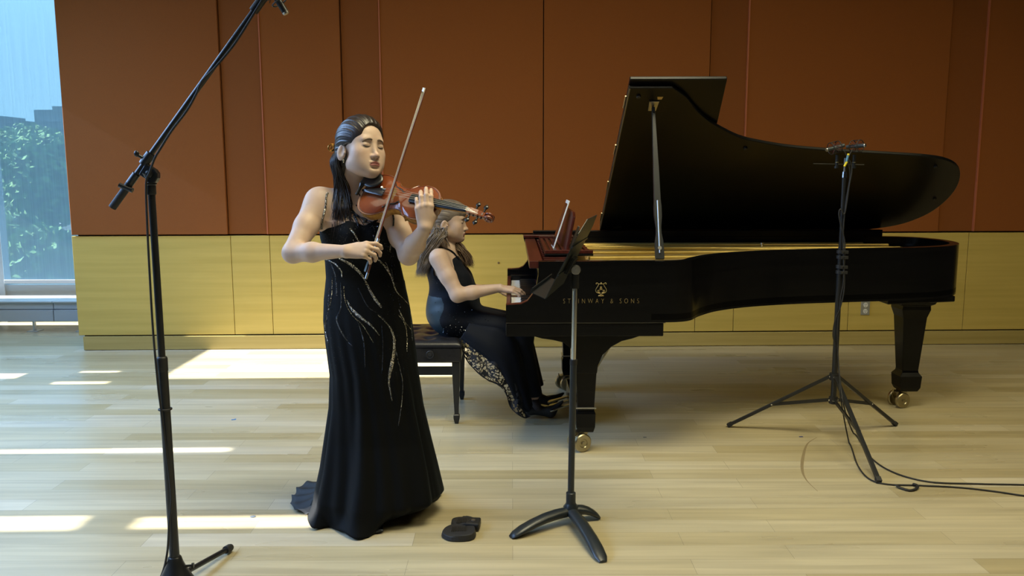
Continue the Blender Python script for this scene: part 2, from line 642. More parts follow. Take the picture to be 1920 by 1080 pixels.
# low grey perimeter heater in two cabinets on small feet
yr0, yr1 = 7.44, 7.80
for k, (x0, x1) in enumerate(((-5.2, -4.13), (-4.125, -3.2))):
    h = thing('perimeter_heater', ['low grey metal heater cabinet at the left edge of the photo, below the blind',
                                   'low grey metal heater cabinet beside the corner of the oak wainscot'][k], 'heater', ((x0 + x1) / 2, 7.6, 0),
              group=None)
    MB().box((x0, yr0, 0.10), (x1, yr1, 0.205)).box((x0, yr0 + 0.01, 0.21), (x1, yr1, 0.27)).build('cabinet', M['grey_metal'], h, bevel=0.004)
    MB().box((x0, yr0 - 0.01, 0.27), (x1, yr1, 0.285)).build('top_grille', M['alu'], h, bevel=0.003)
    for xx in (x0 + 0.22, x1 - 0.22):
        MB().box((xx - 0.008, 7.50, 0.008), (xx + 0.008, 7.53, 0.10)).box((xx - 0.05, 7.47, 0.0), (xx + 0.05, 7.57, 0.006)).build('foot', M['alu'], h)

# ------------------------------------------------------------------ outside, seen through the blind
struct('ground', MB().box((-90, YF + 0.3, -1.2), (30, 140, -1.0)), noisy('pale_paving', (0.022, 0.035, 0.038), (0.32, 0.36, 0.38), (0.8, 0.25, 0.3), 1.0, 0.9, 5, lo=0.55, hi=0.62))
M['leaves'] = noisy('tree_leaves', (0.045, 0.12, 0.04), (0.15, 0.28, 0.07), (3, 3, 3), 1.0, 0.8, 4)
M['bark'] = mat('tree_bark', (0.10, 0.075, 0.05), 0.9)


def tree(x, y, h, r, lab):
    t = thing('leafy_tree', lab, 'tree', (x, y, -1.0))
    MB().tube([(x, y, -1.0), (x + 0.1, y, h * 0.4), (x, y, h * 0.8)], [0.2, 0.14, 0.05], 8).build('trunk', M['bark'], t, smooth=60)
    b = MB()
    rr = random.Random(int(x * 10))
    for i in range(6500):
        th = rr.uniform(0, 2 * math.pi)
        zz = rr.uniform(-1, 1)
        q = rr.uniform(0.55, 1.0)
        s_ = math.sqrt(1 - zz * zz)
        c = Vector((x + r * q * s_ * math.cos(th), y + r * q * s_ * math.sin(th), h * 0.52 + (h * 0.52 + 0.4) * zz * q))
        a = Vector((rr.uniform(-1, 1), rr.uniform(-1, 1), rr.uniform(-.5, .5))).normalized() * rr.uniform(0.06, 0.15)
        bb = a.cross(Vector((rr.uniform(-1, 1), rr.uniform(-1, 1), rr.uniform(-1, 1)))).normalized() * rr.uniform(0.04, 0.11)
        b.add([c - a, c + bb, c + a, c - bb], [(0, 1, 2, 3)])
    b.build('foliage', M['leaves'], t, recalc=False)


tree(-17.3, 28, 2.35, 1.9, 'hazy green tree behind the blind at the left edge of the photo')
tree(-14.2, 25.5, 2.1, 1.25, 'hazy green tree behind the blind, the one nearest the rust wall')
tree(-19.6, 34.5, 2.9, 2.0, 'hazy green tree behind the blind, between the other two')


def bush(x, y, r, zc, lab):
    rr = random.Random(int(y * 7))
    b = MB()
    for i in range(2500):
        d = Vector((rr.gauss(0, 1), rr.gauss(0, 1), rr.gauss(0, 1))).normalized() * r * rr.uniform(.6, 1)
        c = Vector((x, y, zc)) + d
        c.z = max(c.z, -.98)
        a = Vector((rr.uniform(-1, 1), rr.uniform(-1, 1), rr.uniform(-.5, .5))).normalized() * rr.uniform(.04, .11)
        q = a.cross(Vector((rr.uniform(-1, 1), rr.uniform(-1, 1), rr.uniform(-1, 1)))).normalized() * rr.uniform(.05, .14)
        b.add([c - a, c + q, c + a, c - q], [(0, 1, 2, 3)])
    tag(b.build('bush', M['leaves'], recalc=False), lab, 'bush')


bush(-10.9, 18.3, 0.85, -.25, 'low dark bush seen through the blind at the left edge')
bush(-9.3, 16.6, 0.75, -.35, 'low dark bush seen through the blind beside the oak wainscot')
M['tower'] = mat('hazy_tower', (0.050, 0.075, 0.095), 0.9)
M['tower_win'] = mat('tower_window', (0.06, 0.09, 0.12), 0.3)
for (x0, x1, y, z1, lab) in ((-55.5, -48.6, 82, 6.5, 'grey city block on the skyline at the left edge of the photo'),
                             (-44.7, -38.0, 80, 7.2, 'grey city block on the skyline beside the rust wall')):
    t = thing('office_block', lab, 'building', ((x0 + x1) / 2, y, -1))
    MB().box((x0, y, -1), (x1, y + 8, z1)).box((x0 + 1.2, y + 1, z1), (x1 - 1.5, y + 6, z1 + 0.4)).build('walls', M['tower'], t)
    for k in range(4):
        MB().box((x0 + 0.4, y - 0.05, z1 - 1.1 - 1.6 * k), (x1 - 0.4, y + 0.02, z1 - 0.5 - 1.6 * k)).build('window_band', M['tower_win'], t)

# ================================================================== GRAND PIANO
PY0, PY1 = 4.035, 5.585          # near (treble) and far (bass) faces
piano = thing('grand_piano', 'long black concert grand piano with its lid propped open, standing on brass casters', 'piano', (1.2, 4.8, 0))


def W(x, w, z):
    return (x, PY1 - w, z)


outline_xw = [(-.03, 1.55), (.16, 1.55), (.30, 1.55), (.50, 1.55), (.68, 1.55), (.80, 1.545), (.88, 1.50), (.955, 1.375), (1.08, 1.225), (1.27, 1.10), (1.55, 1.0), (1.92, .93), (2.28, .865),
              (2.50, .78), (2.65, .63), (2.715, .43), (2.695, .22), (2.60, .075), (2.40, .01), (2.1, 0), (1.4, 0), (.7, 0), (.16, 0), (-.03, 0)]
curve = spline([(x, w, 0) for x, w in outline_xw[4:20]], 7)
path = [Vector((-.03, 1.55, 0)), Vector((.0, 1.55, 0)), Vector((.045, 1.55, 0)), Vector((.075, 1.55, 0)), Vector((.10, 1.55, 0)), Vector((.118, 1.55, 0)), Vector((.128, 1.55, 0)), Vector((.13, 1.55, 0)), Vector((.4, 1.55, 0))] + curve + \
       [Vector((x, 0, 0)) for x in (1.4, .7, .13, .128, .118, .10, .075, .045, 0, -.03)]


def arm_z(x):
    """height of the case side: low arms beside the keys, sweeping up to the full rim"""
    k = [(-.03, .785), (0, .785), (.045, .789), (.075, .803), (.10, .835), (.118, .875), (.128, .93), (.13, .998)]
    if x >= .1299:
        return .998
    for (a, za), (b, zb) in zip(k[:-1], k[1:]):
        if x <= b + 1e-6:
            return za + (zb - za) * (x - a) / (b - a)
    return .998


def band(path, thick, z0, ztop, name, m, parent, inset=0.0, **kw):
    n = len(path)
    mb = MB()
    vs = []
    for i, p in enumerate(path):
        a = path[max(0, i - 1)]
        b = path[min(n - 1, i + 1)]
        t = (b - a)
        t.normalize()
        nrm = Vector((t.y, -t.x, 0))
        if nrm.length < .5:
            nrm = Vector((0, -1, 0))
        # make it point inward (towards the middle of the case)
        mid = Vector((min(max(p.x, .3), 2.2), .5 if p.x > 1 else .75, 0))
        if nrm.dot(mid - p) < 0:
            nrm = -nrm
        o, q = p + nrm * inset, p + nrm * (inset + thick)
        zt = ztop(p.x) if callable(ztop) else ztop
        vs += [W(o.x, o.y, z0), W(o.x, o.y, zt), W(q.x, q.y, zt), W(q.x, q.y, z0)]
    fs = []
    for i in range(n - 1):
        for k in range(4):
            k2 = (k + 1) % 4
            fs.append((4 * i + k, 4 * i + k2, 4 * i + 4 + k2, 4 * i + 4 + k))
    fs += [(0, 1, 2, 3), (4 * n - 1, 4 * n - 2, 4 * n - 3, 4 * n - 4)]
    mb.add(vs, fs)
    return mb.build(name, m, parent, **kw)


rim = band(path, .05, .698, arm_z, 'rim', M['ebony'], piano, smooth=35)
inner = [Vector((.30, 1.50, 0)), Vector((.45, 1.50, 0))] + curve + [Vector((1.4, 0, 0)), Vector((.7, 0, 0)), Vector((.30, 0, 0))]
# mahogany edge along the key arms
for w0 in (1.548, .052):
    pts = [W(x, w0 - .022, arm_z(x) + .0005) for x in (-.028, 0, .03, .045, .075, .10, .118)]
    b = MB()
    for a, c in zip(pts[:-1], pts[1:]):
        b.add([(a[0], a[1] - .022, a[2]), (a[0], a[1] + .022, a[2]), (c[0], c[1] + .022, c[2]), (c[0], c[1] - .022, c[2]),
               (a[0], a[1] - .022, a[2] + .003), (a[0], a[1] + .022, a[2] + .003), (c[0], c[1] + .022, c[2] + .003), (c[0], c[1] - .022, c[2] + .003)],
              [(0, 1, 2, 3), (7, 6, 5, 4), (0, 4, 5, 1), (1, 5, 6, 2), (2, 6, 7, 3), (3, 7, 4, 0)])
    b.build('arm_edge', M['mahogany'], piano, label='reddish worn mahogany edge')
# underside board, key bed, the long beam below
under = [W(p.x, p.y, .70) for p in curve]
MB().prism([W(.30, 1.54, .71)] + [W(p.x, p.y, .71) for p in curve] + [W(.30, .01, .71)], (0, 0, .03)).build('bottom_board', M['ebony'], piano)
MB().box((-.030, PY0 + .004, .628), (.742, PY1 - .004, .694)).build('key_bed', M['ebony'], piano, bevel=.004)
MB().box((-.026, PY0 + .002, .6935), (.75, PY1 - .002, .6985)).build('bed_strip', mat('worn_edge', (.10, .09, .075), .4), piano)
# light line rubbed along the front of the rim bottom is the strip above; key slip and cheek blocks
MB().box((-.03, PY0 + .05, .694), (-.008, PY1 - .05, .742)).build('key_slip', M['mahogany'], piano, bevel=.003)
for y0, y1 in ((PY0 + .05, PY0 + .16), (PY1 - .16, PY1 - .05)):
    MB().box((-.008, y0, .694), (.155, y1, .762)).build('cheek_block', M['ebony'], piano, bevel=.005)
# keys
KY0 = PY0 + .163
KW = (PY1 - .163 - KY0) / 52
wk = MB().box((-.004, .0005, .70), (.150, KW - .0008, .7265)).build('white_key', M['ivory'], None, bevel=.0012)
bk = MB().prism([(.047, .0, .726), (.150, .0, .726), (.150, .0, .738), (.054, .0, .738)], (0, .0095, 0)).build('black_key', M['key_black'], None, bevel=.001)
oct_black = {0: 0, 1: 1, 3: 1, 4: 1, 5: 0}
wi = 0
pat = 'ABCDEFG'
loc0 = piano.location
for i in range(52):
    o = wk if i == 0 else wk.copy()
    if i:
        COL.objects.link(o)
    o.parent = piano
    o.location = (-loc0.x, KY0 + i * KW - loc0.y, -loc0.z)
    # counted from the treble end (C8 first)
    note = 'CBAGFED'[i % 7]
    if i < 51 and note in 'BAGED':
        q = bk if wi == 0 else bk.copy()
        if wi:
            COL.objects.link(q)
        q.parent = piano
        q.location = (-loc0.x, KY0 + (i + 1) * KW - .0048 - loc0.y, -loc0.z)
        wi += 1
# fall board behind the keys, felt strip, name board
MB().prism([(.152, PY0 + .052, .735), (.168, PY0 + .052, .735), (.215, PY0 + .052, .905), (.195, PY0 + .052, .915), (.165, PY0 + .052, .84)], (0, PY1 - PY0 - .104, 0)).build('fall_board', M['ebony'], piano, bevel=.004)
MB().box((.149, PY0 + .16, .727), (.153, PY1 - .16, .7315)).build('felt_strip', M['felt_red'], piano)
# mahogany front rail of the open action, and its inner floor
MB().box((.085, PY0 + .052, .958), (.152, PY1 - .052, .996)).build('front_rail', M['mahogany'], piano, bevel=.004, label='reddish brown polished wood rail')
MB().box((.135, PY0 + .052, .905), (.23, PY1 - .052, .955)).build('name_board', M['ebony'], piano, bevel=.004)
# far side: rim cap under the lid hinge with its mahogany front, curved bracket
MB().box((.075, PY1 - .12, 1.000), (.40, PY1 - .052, 1.018)).build('hinge_rail', M['mahogany'], piano, bevel=.003)
MB().box((.14, PY1 - .05, .998), (2.45, PY1 + .010, 1.0415)).build('lid_ledge', M['ebony'], piano, bevel=.003)
MB().prism([(.085, PY1 - .052, .965), (.15, PY1 - .052, .93), (.19, PY1 - .052, .93), (.19, PY1 - .052, 1.0), (.075, PY1 - .052, 1.0)], (0, -.05, 0)).build('side_bracket', M['ebony'], piano, bevel=.004)
# soundboard and plate
MB().prism([W(.30, 1.50, .855)] + [W(p.x - (.07 if .78 < p.x < 1.3 else .03), max(.05, p.y - .07), .855) for p in curve] + [W(.30, .05, .855)], (0, 0, .01)).build('soundboard', M['gold_paint'], piano)
pl = MB()
pl.prism([W(.23, 1.49, .925), W(.78, 1.49, .925), W(.86, 1.36, .925), W(.98, 1.19, .925), W(1.22, 1.02, .925), W(1.24, .91, .925), W(.86, 1.16, .925), W(.62, 1.28, .925), W(.42, 1.25, .925), W(.42, .06, .925), W(.23, .06, .925)], (0, 0, .012))
pl.prism([W(1.24, 1.01, .925), W(1.6, .91, .925), W(2.2, .78, .925), W(2.45, .70, .925), W(2.58, .56, .925), W(2.63, .40, .925), W(2.6, .22, .925), W(2.48, .09, .925), W(2.3, .06, .925), W(.42, .06, .925), W(.42, .12, .925),
          W(2.1, .14, .925), W(2.32, .2, .925), W(2.42, .36, .925), W(2.36, .52, .925), W(2.1, .68, .925), W(1.6, .82, .925), W(1.24, .93, .925)], (0, 0, .012))
pl.build('iron_plate', M['gold_paint'], piano, bevel=.004)
for (xa, wa, xb, wb) in ((.42, .20, 2.40, .26), (.42, .45, 2.38, .47), (.42, .72, 2.1, .70), (.42, 1.02, 1.25, .96), (.42, .30, 2.2, .64)):
    a, b = Vector(W(xa, wa, .945)), Vector(W(xb, wb, .945))
    d = (b - a)
    s_ = d.cross(Vector((0, 0, 1))).normalized()
    MB().obox((a + b) / 2, d.normalized(), s_, (0, 0, 1), (d.length / 2, .012, .024)).build('plate_strut', M['gold_paint'], piano, bevel=.008)
MB().prism([W(.42, .13, .93), W(2.3, .12, .93), W(2.3, .10, .93), W(.42, .10, .93)], (0, 0, .035)).build('plate_rib', M['gold_paint'], piano, bevel=.006)
MB().tube(spline([W(.34, 1.42, .945), W(.40, 1.28, .955), W(.55, 1.22, .945), W(.66, 1.28, .95), W(.72, 1.42, .945)], 6), .017, 10).build('plate_rib', M['gold_paint'], piano, smooth=180)
st = MB()
for i in range(44):
    f = i / 43
    ya = 1.42 - 1.32 * f
    xb_ = 1.0 + 1.35 * f ** .8
    wb_ = 1.13 - .95 * f
    st.tube([W(.34, ya, .952), W(min(xb_, 2.35), max(.18, wb_), .950)], .0005, 4)
so_ = st.build('strings', M['steel'], piano)
so_['kind'] = 'stuff'
# tuning pins and knob screw
MB().lathe([(.010, 0), (.010, .01), (.005, .012), (.005, .03), (.009, .032), (.009, .045), (.004, .05)], W(1.545, .42, .945), n=12).build('plate_bolt', M['chrome'], piano, smooth=40)
ac = MB()
for i in range(30):
    y = PY0 + .09 + i * .047
    ac.box((.16, y, .955), (.30, y + .012, .985 + .01 * (i % 2)))
ac.box((.155, PY0 + .06, .945), (.32, PY1 - .06, .962))
ac.build('damper_rail', M['mahogany'], piano, bevel=.002)

# lid: main leaf hinged on the far side, front flap folded back on top of it
AL = math.radians(31.1)
ca, sa = math.cos(AL), math.sin(AL)
ZH = 1.040


def L(x, w, t=0.0):
    """point on the lid underside: distance w from the hinge, t above along the outer normal"""
    return Vector((x, PY1 - .005 - w * ca + t * sa, ZH + w * sa + t * ca))


lid_xw = [(.585, 1.545), (.80, 1.545), (.88, 1.47), (.95, 1.365), (1.02, 1.28), (1.09, 1.215), (1.24, 1.105), (1.38, 1.05), (1.545, 1.005), (1.73, .975), (1.92, .952), (2.15, .927), (2.36, .90), (2.50, .855), (2.605, .765),
          (2.68, .60), (2.705, .42), (2.68, .24), (2.60, .11), (2.50, .04), (2.38, .0)]
lid_o = [Vector((.585, 1.545, 0))] + spline([(x, w, 0) for x, w in lid_xw[1:]], 5)
lid = MB().prism([L(p.x, p.y) for p in lid_o] + [L(.585, 0)], L(0, 0, .020) - L(0, 0)).build('lid', M['ebony_lid'], piano, bevel=.004)
MB().prism([L(.585, .02, -.001), L(.585, 1.54, -.001), L(.591, 1.54, -.001), L(.591, .02, -.001)], L(0, 0, .022) - L(0, 0)).build('lid_edge_strip', mat('rubbed_lid_edge', (.16, .13, .075), .4), piano, label='rubbed pale edge of the lid')
MB().prism([L(.585, .02, .024), L(.585, 1.583, .024), L(1.065, 1.583, .024), L(1.10, 1.21, .024), L(1.06, .02, .024)], L(0, 0, .020) - L(0, 0)).build('lid_flap', M['ebony_lid'], piano, bevel=.004)
for w in (.15, .55, .95, 1.4):
    MB().tube([L(.580, w - .05, .022), L(.580, w + .05, .022)], .004, 8).build('flap_hinge', M['brass'], piano, smooth=50)
for x in (.70, 1.55, 2.2):
    b = MB()
    b.tube([L(x - .045, -.004, .0), L(x + .045, -.004, .0)], .0065, 8)
    b.prism([L(x - .04, .006, -.002), L(x + .04, .006, -.002), L(x + .03, .05, -.002), L(x - .03, .05, -.002)], L(0, 0, .003) - L(0, 0))
    b.build('lid_hinge', M['brass'], piano, smooth=50)
# rubber buttons and the little gold badge on the underside
for x, w in ((.64, 1.48), (2.45, .80), (2.62, .42), (1.30, 1.0), (1.9, .88)):
    MB().lathe([(.011, 0), (.011, .008), (.008, .011)], L(x, w), L(0, 0, -1) - L(0, 0), 12).build('lid_button', M['black_rubber'], piano, smooth=40)
MB().prism([L(.735, 1.475, -.0008), L(.765, 1.475, -.0008), L(.760, 1.452, -.0008), L(.74, 1.452, -.0008)], L(0, 0, -.0008) - L(0, 0)).build('maker_badge', M['gold_leaf'], piano)
# prop stick and the cup it stands in
P0 = px(1237, 488, Y=PY0 + .065)
P0.z = 1.0
P1 = L(.725, 1.40, -.004)
dv = (P1 - P0)
ln = dv.length
d = dv.normalized()
sx = Vector((1, 0, 0))
sx = (sx - d * sx.dot(d)).normalized()
sy = d.cross(sx)
prof = [(0, .034), (.02, .036), (.09, .033), (.13, .022), (.16, .021), (.22, .031), (.27, .031), (.30, .027), (.45, .0235), (.75, .018), (.99, .011)]
b = MB()
vs = []
for h, hw in prof:
    c = P0 + d * (h * ln if h > .5 else h * 1.0)
    hw2 = hw * .62
    for q in ((-1, -1), (1, -1), (1, 1), (-1, 1)):
        vs.append(c + sx * hw2 * q[0] * 1.0 + sy * .011 * q[1])
fs = []
for i in range(len(prof) - 1):
    for k in range(4):
        fs.append((4 * i + k, 4 * i + (k + 1) % 4, 4 * i + 4 + (k + 1) % 4, 4 * i + 4 + k))
fs += [(3, 2, 1, 0), tuple(4 * len(prof) - 4 + k for k in range(4))]
b.add(vs, fs)
prop = b.build('prop_stick', mat('prop_lacquer', (.012, .014, .016), .35), piano, bevel=.002)
b = MB()
b.tube([P0 + d * .03 + sy * -.012, P0 + d * .30 + sy * -.012], .0045, 8)
b.tube([P0 + d * .055 - sy * .008, P0 + d * .055 - sy * .016], .010, 12)
b.build('inner_prop', M['steel'], prop, smooth=50)
MB().prism([L(.70, 1.44, 0), L(.75, 1.44, 0), L(.745, 1.36, 0), L(.705, 1.36, 0)], L(0, 0, -.006) - L(0, 0)).build('prop_socket', M['steel'], piano, bevel=.001)

# legs ------------------------------------------------------------
def quad_leg(c, prof, name='leg', parent=piano, m=None, bev=.004):
    """square leg lofted from (z, half_x, half_y) stations"""
    b = MB()
    vs = []
    for z, hx_, hy_ in prof:
        for q in ((-1, -1), (1, -1), (1, 1), (-1, 1)):
            vs.append((c[0] + hx_ * q[0], c[1] + hy_ * q[1], z))
    n = len(prof)
    fs = [(3, 2, 1, 0), tuple(4 * n - 4 + k for k in range(4))]
    for i in range(n - 1):
        for k in range(4):
            fs.append((4 * i + k, 4 * i + (k + 1) % 4, 4 * i + 4 + (k + 1) % 4, 4 * i + 4 + k))
    b.add(vs, fs)
    return b.build(name, m or M['ebony'], parent, bevel=bev)


def caster(c, parent, ang=0.0, r=.048):
    g = Matrix.Translation(c) @ Matrix.Rotation(ang, 4, 'Z')

    def T(p):
        return g @ Vector(p)
    f = MB()
    f.lathe([(.03, 0), (.03, .008), (.014, .012), (.014, .03)], T((.03, 0, r * 2 + .008)), n=14)
    for s_ in (-1, 1):
        f.prism([T((.045, s_ * .020, r * 2 + .006)), T((.0, s_ * .020, r * 2 + .010)), T((-.035, s_ * .020, r * 1.7)), T((-.018, s_ * .020, r * .8)), T((.012, s_ * .020, r * .8)), T((.028, s_ * .020, r * 1.5))],
                (T((0, s_ * .004, 0)) - T((0, 0, 0))))
    f.prism([T((.045, -.02, r * 2 + .004)), T((.045, .02, r * 2 + .004)), T((-.035, .02, r * 1.95)), T((-.035, -.02, r * 1.95))], (0, 0, .007))
    f.tube([T((0, -.05, r)), T((0, .05, r))], .010, 10)
    f.tube([T((-.04, 0, r * 1.9)), T((-.045, 0, r * 2.4))], .004, 8)
    fo = f.build('caster', M['brass'], parent, bevel=.0015, label='brass double wheel caster')
    for s_ in (-1, 1):
        a = T((0, s_ * .026, r))
        ax = (T((0, s_, 0)) - T((0, 0, 0)))
        MB().lathe([(r * .55, -.003), (r * .9, -.002), (r, .003), (r, .017), (r * .9, .022), (r * .5, .022), (r * .42, .017), (r * .2, .017), (r * .16, .026)], a, ax, 28).build('wheel', M['brass'], fo, smooth=40)


# near front leg with its shaped bracket
LX, LY = .375, 4.19
def front_leg(ly, sgn):
    lg = quad_leg((LX, ly), [(.105, .040, .040), (.135, .048, .048), (.205, .050, .050), (.225, .043, .043), (.233, .047, .047), (.24, .043, .043), (.50, .056, .054), (.56, .062, .058), (.58, .075, .06)])
    b = MB()
    y = ly - .03
    poly = [(.10, .626), (.64, .626), (.64, .612), (.60, .598), (.55, .586), (.50, .558), (.455, .515), (.432, .46), (.428, .42), (.328, .42), (.322, .50), (.30, .545), (.255, .58), (.205, .592), (.15, .60), (.10, .614)]
    b.prism([(x, y - .035, z) for x, z in poly], (0, .13, 0))
    b.build('leg_bracket', M['ebony'], lg, bevel=.004)
    MB().box((LX - .052, ly - .052, .233), (LX + .052, ly + .052, .239)).build('leg_band', M['steel'], lg, bevel=.001)
    caster((LX - .03, ly, 0), lg, math.radians(25))


front_leg(LY, 1)
front_leg(5.40, 1)
tl_ = quad_leg((2.40, 4.98), [(.105, .050, .050), (.13, .062, .060), (.20, .066, .064), (.222, .050, .050), (.235, .048, .048), (.56, .070, .068), (.61, .085, .08), (.635, .082, .08), (.645, .10, .095), (.668, .115, .10)])
MB().prism([(2.16, 4.76, .665), (2.60, 4.86, .665), (2.60, 5.25, .665), (2.16, 5.25, .665)], (0, 0, .035)).build('leg_plate', M['ebony'], tl_, bevel=.006)
caster((2.36, 4.98, 0), tl_, math.radians(15), r=.047)

# pedal lyre
ly_ = MB()
ly_.box((.33, 4.62, .06), (.40, 5.00, .17))
for y in (4.70, 4.92):
    ly_.tube([(.365, y, .17), (.365, y, .60)], .016, 10)
ly_.box((.29, 4.64, .59), (.43, 4.98, .63))
lyo = ly_.build('pedal_lyre', M['ebony'], piano, bevel=.004)
for y in (4.72, 4.81, 4.90):
    MB().prism([(.26, y - .016, .062), (.24, y - .026, .055), (.22, y - .022, .05), (.21, y, .048), (.22, y + .022, .05), (.24, y + .026, .055), (.26, y + .016, .062), (.335, y + .012, .085), (.335, y - .012, .085)], (0, 0, .010)).build('pedal', M['brass'], lyo, bevel=.003)
rd = MB()
rd.tube([(.39, 4.70, .16), (.68, 4.74, .62)], .006, 8).tube([(.39, 4.92, .16), (.68, 4.88, .62)], .006, 8)
rd.build('lyre_brace', M['brass'], lyo, smooth=50)

# lettering and emblem on the near side (flat gold inlay, on the face of the case)
def text_mesh(body, size, loc, m, parent, name='lettering', rot=(math.radians(90), 0, 0), space=1.0, xscale=1.0, depth=.0006, off=0.0):
    cu = bpy.data.curves.new('t', 'FONT')
    cu.body = body
    cu.size = size
    cu.space_character = space
    cu.extrude = depth
    cu.offset = off
    cu.align_x = 'CENTER'
    cu.align_y = 'CENTER'
    to = bpy.data.objects.new('t', cu)
    COL.objects.link(to)
    dg = bpy.context.evaluated_depsgraph_get()
    me = bpy.data.meshes.new_from_object(to.evaluated_get(dg))
    bpy.data.objects.remove(to)
    bpy.data.curves.remove(cu)
    me.name = name
    me.transform(Matrix.Translation(loc) @ Matrix.Rotation(rot[2], 4, 'Z') @ Matrix.Rotation(rot[0], 4, 'X') @ Matrix.Diagonal((xscale, 1, 1, 1)))
    me.materials.clear()
    me.materials.append(m)
    o = bpy.data.objects.new(name, me)
    COL.objects.link(o)
    if parent is not None:
        parent_keep(o, parent)
    return o


tl0 = px(1056, 565, Y=PY0)
tl1 = px(1198, 565, Y=PY0)
tx = text_mesh('STEINWAY & SONS', .034, ((tl0.x + tl1.x) / 2, PY0 - .0006, tl0.z), M['gold_leaf'], None, space=1.9, off=-.0009)
wv = [v.co.x for v in tx.data.vertices]
sc_ = (tl1.x - tl0.x) / (max(wv) - min(wv))
tx.data.transform(Matrix.Translation(((tl0.x + tl1.x) / 2, 0, 0)) @ Matrix.Diagonal((sc_, 1, 1, 1)) @ Matrix.Translation((-(max(wv) + min(wv)) / 2, 0, 0)))
parent_keep(tx, piano)
ec = px(1127, 543, Y=PY0)
em = MB()


def E3(pts):
    return [(ec.x + x * .001, PY0 - .0012, ec.z + z * .001) for x, z in pts]


def mir(pts):
    return [(-x, z) for x, z in pts]


r_ = .0011
for f_ in (lambda q: q, mir):
    em.tube(spline(E3(f_([(-4, -18), (-14, -17), (-23, -12), (-26, -3), (-22, 8), (-15, 18), (-13, 26), (-17, 32), (-22, 33), (-25, 29), (-22, 26)])), 5), r_, 6)
    em.tube(spline(E3(f_([(-14, -12), (-9, -8), (-11, -3), (-16, -4), (-17, -9), (-12, -14), (-3, -15)])), 5), r_ * .9, 6)
    em.tube(spline(E3(f_([(-13, -31), (-9, -27), (-3, -26), (-1, -20)])), 5), r_ * 1.2, 6)
em.tube(E3([(-14, 28), (14, 28)]), r_ * 1.2, 6)
em.tube(E3([(-13, -31), (13, -31)]), r_ * 1.4, 6)
em.tube(E3([(0, 28), (0, 36)]), r_, 6)
em.tube(E3([(-3, 33), (3, 33)]), r_, 6)
em.build('lyre_emblem', M['gold_leaf'], piano, smooth=180)
am = text_mesh('&', .026, (ec.x, PY0 - .0008, ec.z + .006), M['gold_leaf'], piano, name='lyre_emblem_letter')

# music desk standing on the action, with the tablet leaning on it (the tablet is a thing of its own)
dz0 = 1.0
md = MB()
a0 = px(1052, 482, Y=4.62)
a1 = px(1071, 392, Y=4.62)
dd = Vector((a1.x - a0.x, 0, a1.z - a0.z))
hgt = dd.length
dd.normalize()
dn_ = Vector((-dd.z, 0, dd.x))
if dn_.x > 0:
    dn_ = -dn_
c0 = Vector((a0.x, 0, a0.z))


def D(h, y, t):
    p = c0 + dd * h - dn_ * t
    return Vector((p.x, y, p.z))


b = MB().prism([D(0, 4.42, 0), D(.24, 4.42, 0), D(.262, 4.50, 0), D(.262, 5.10, 0), D(.24, 5.20, 0), D(0, 5.20, 0)], D(0, 0, .016) - D(0, 0, 0))
md_o = b.build('music_desk', M['mahogany'], piano, bevel=.004, label='dark mahogany music desk')
MB().obox(D(.07, 4.58, .035), Vector((.42, 0, 1)).normalized(), (0, 1, 0), Vector((1, 0, -.42)).normalized(), (.12, .010, .006)).build('desk_strut', M['steel'], md_o, bevel=.001)
MB().box((.17, 4.30, .998), (.42, 5.32, 1.008)).build('desk_tray', M['ebony'], md_o, bevel=.003)
for k in range(8):
    MB().box((.175 + k * .031, 4.345, 1.008), (.193 + k * .031, 5.265, 1.014)).build('tray_slat', M['mahogany'], md_o, bevel=.0015)
for y in (4.33, 5.28):
    MB().box((.17, y - .012, 1.008), (.42, y + .012, 1.026)).build('tray_rail', M['mahogany'], md_o, bevel=.002)

tb0 = px(1037, 470, Y=4.60)
tb1 = px(1068, 377, Y=4.60)
tb0.y = tb1.y = 0
td = (tb1 - tb0)
tlen = td.length
td.normalize()
tn = Vector((-td.z, 0, td.x))
tab = thing('tablet', 'white framed tablet standing on the piano music desk', 'tablet', (tb0.x, 4.74, tb0.z))
mid = (tb0 + tb1) / 2
mid.y = 4.72
MB().obox(mid, td, (0, 1, 0), tn, (tlen / 2, .105, .0036)).build('casing', mat('white_tablet_casing', (.75, .78, .8), .3), tab, bevel=.002)
MB().obox(mid + tn * .0040, td, (0, 1, 0), tn, (tlen / 2 - .018, .092, .0006)).build('screen', mat('dark_reddish_screen', (.05, .02, .015), .12), tab)


def floor_clamp(pts):
    return [Vector((p.x, p.y, max(p.z, .0042))) for p in pts]

# ================================================================== MUSIC STAND
P_ = px(1070, 978, Z=0)
sxm, sym = P_.x, P_.y
ms = thing('music_stand', 'black music stand with chrome upper post and three curved feet', 'music stand', (sxm, sym, 0))
foot_profile = [(0.015, .062, .026), (.06, .060, .027), (.12, .052, .026), (.18, .036, .025), (.235, .016, .024)]


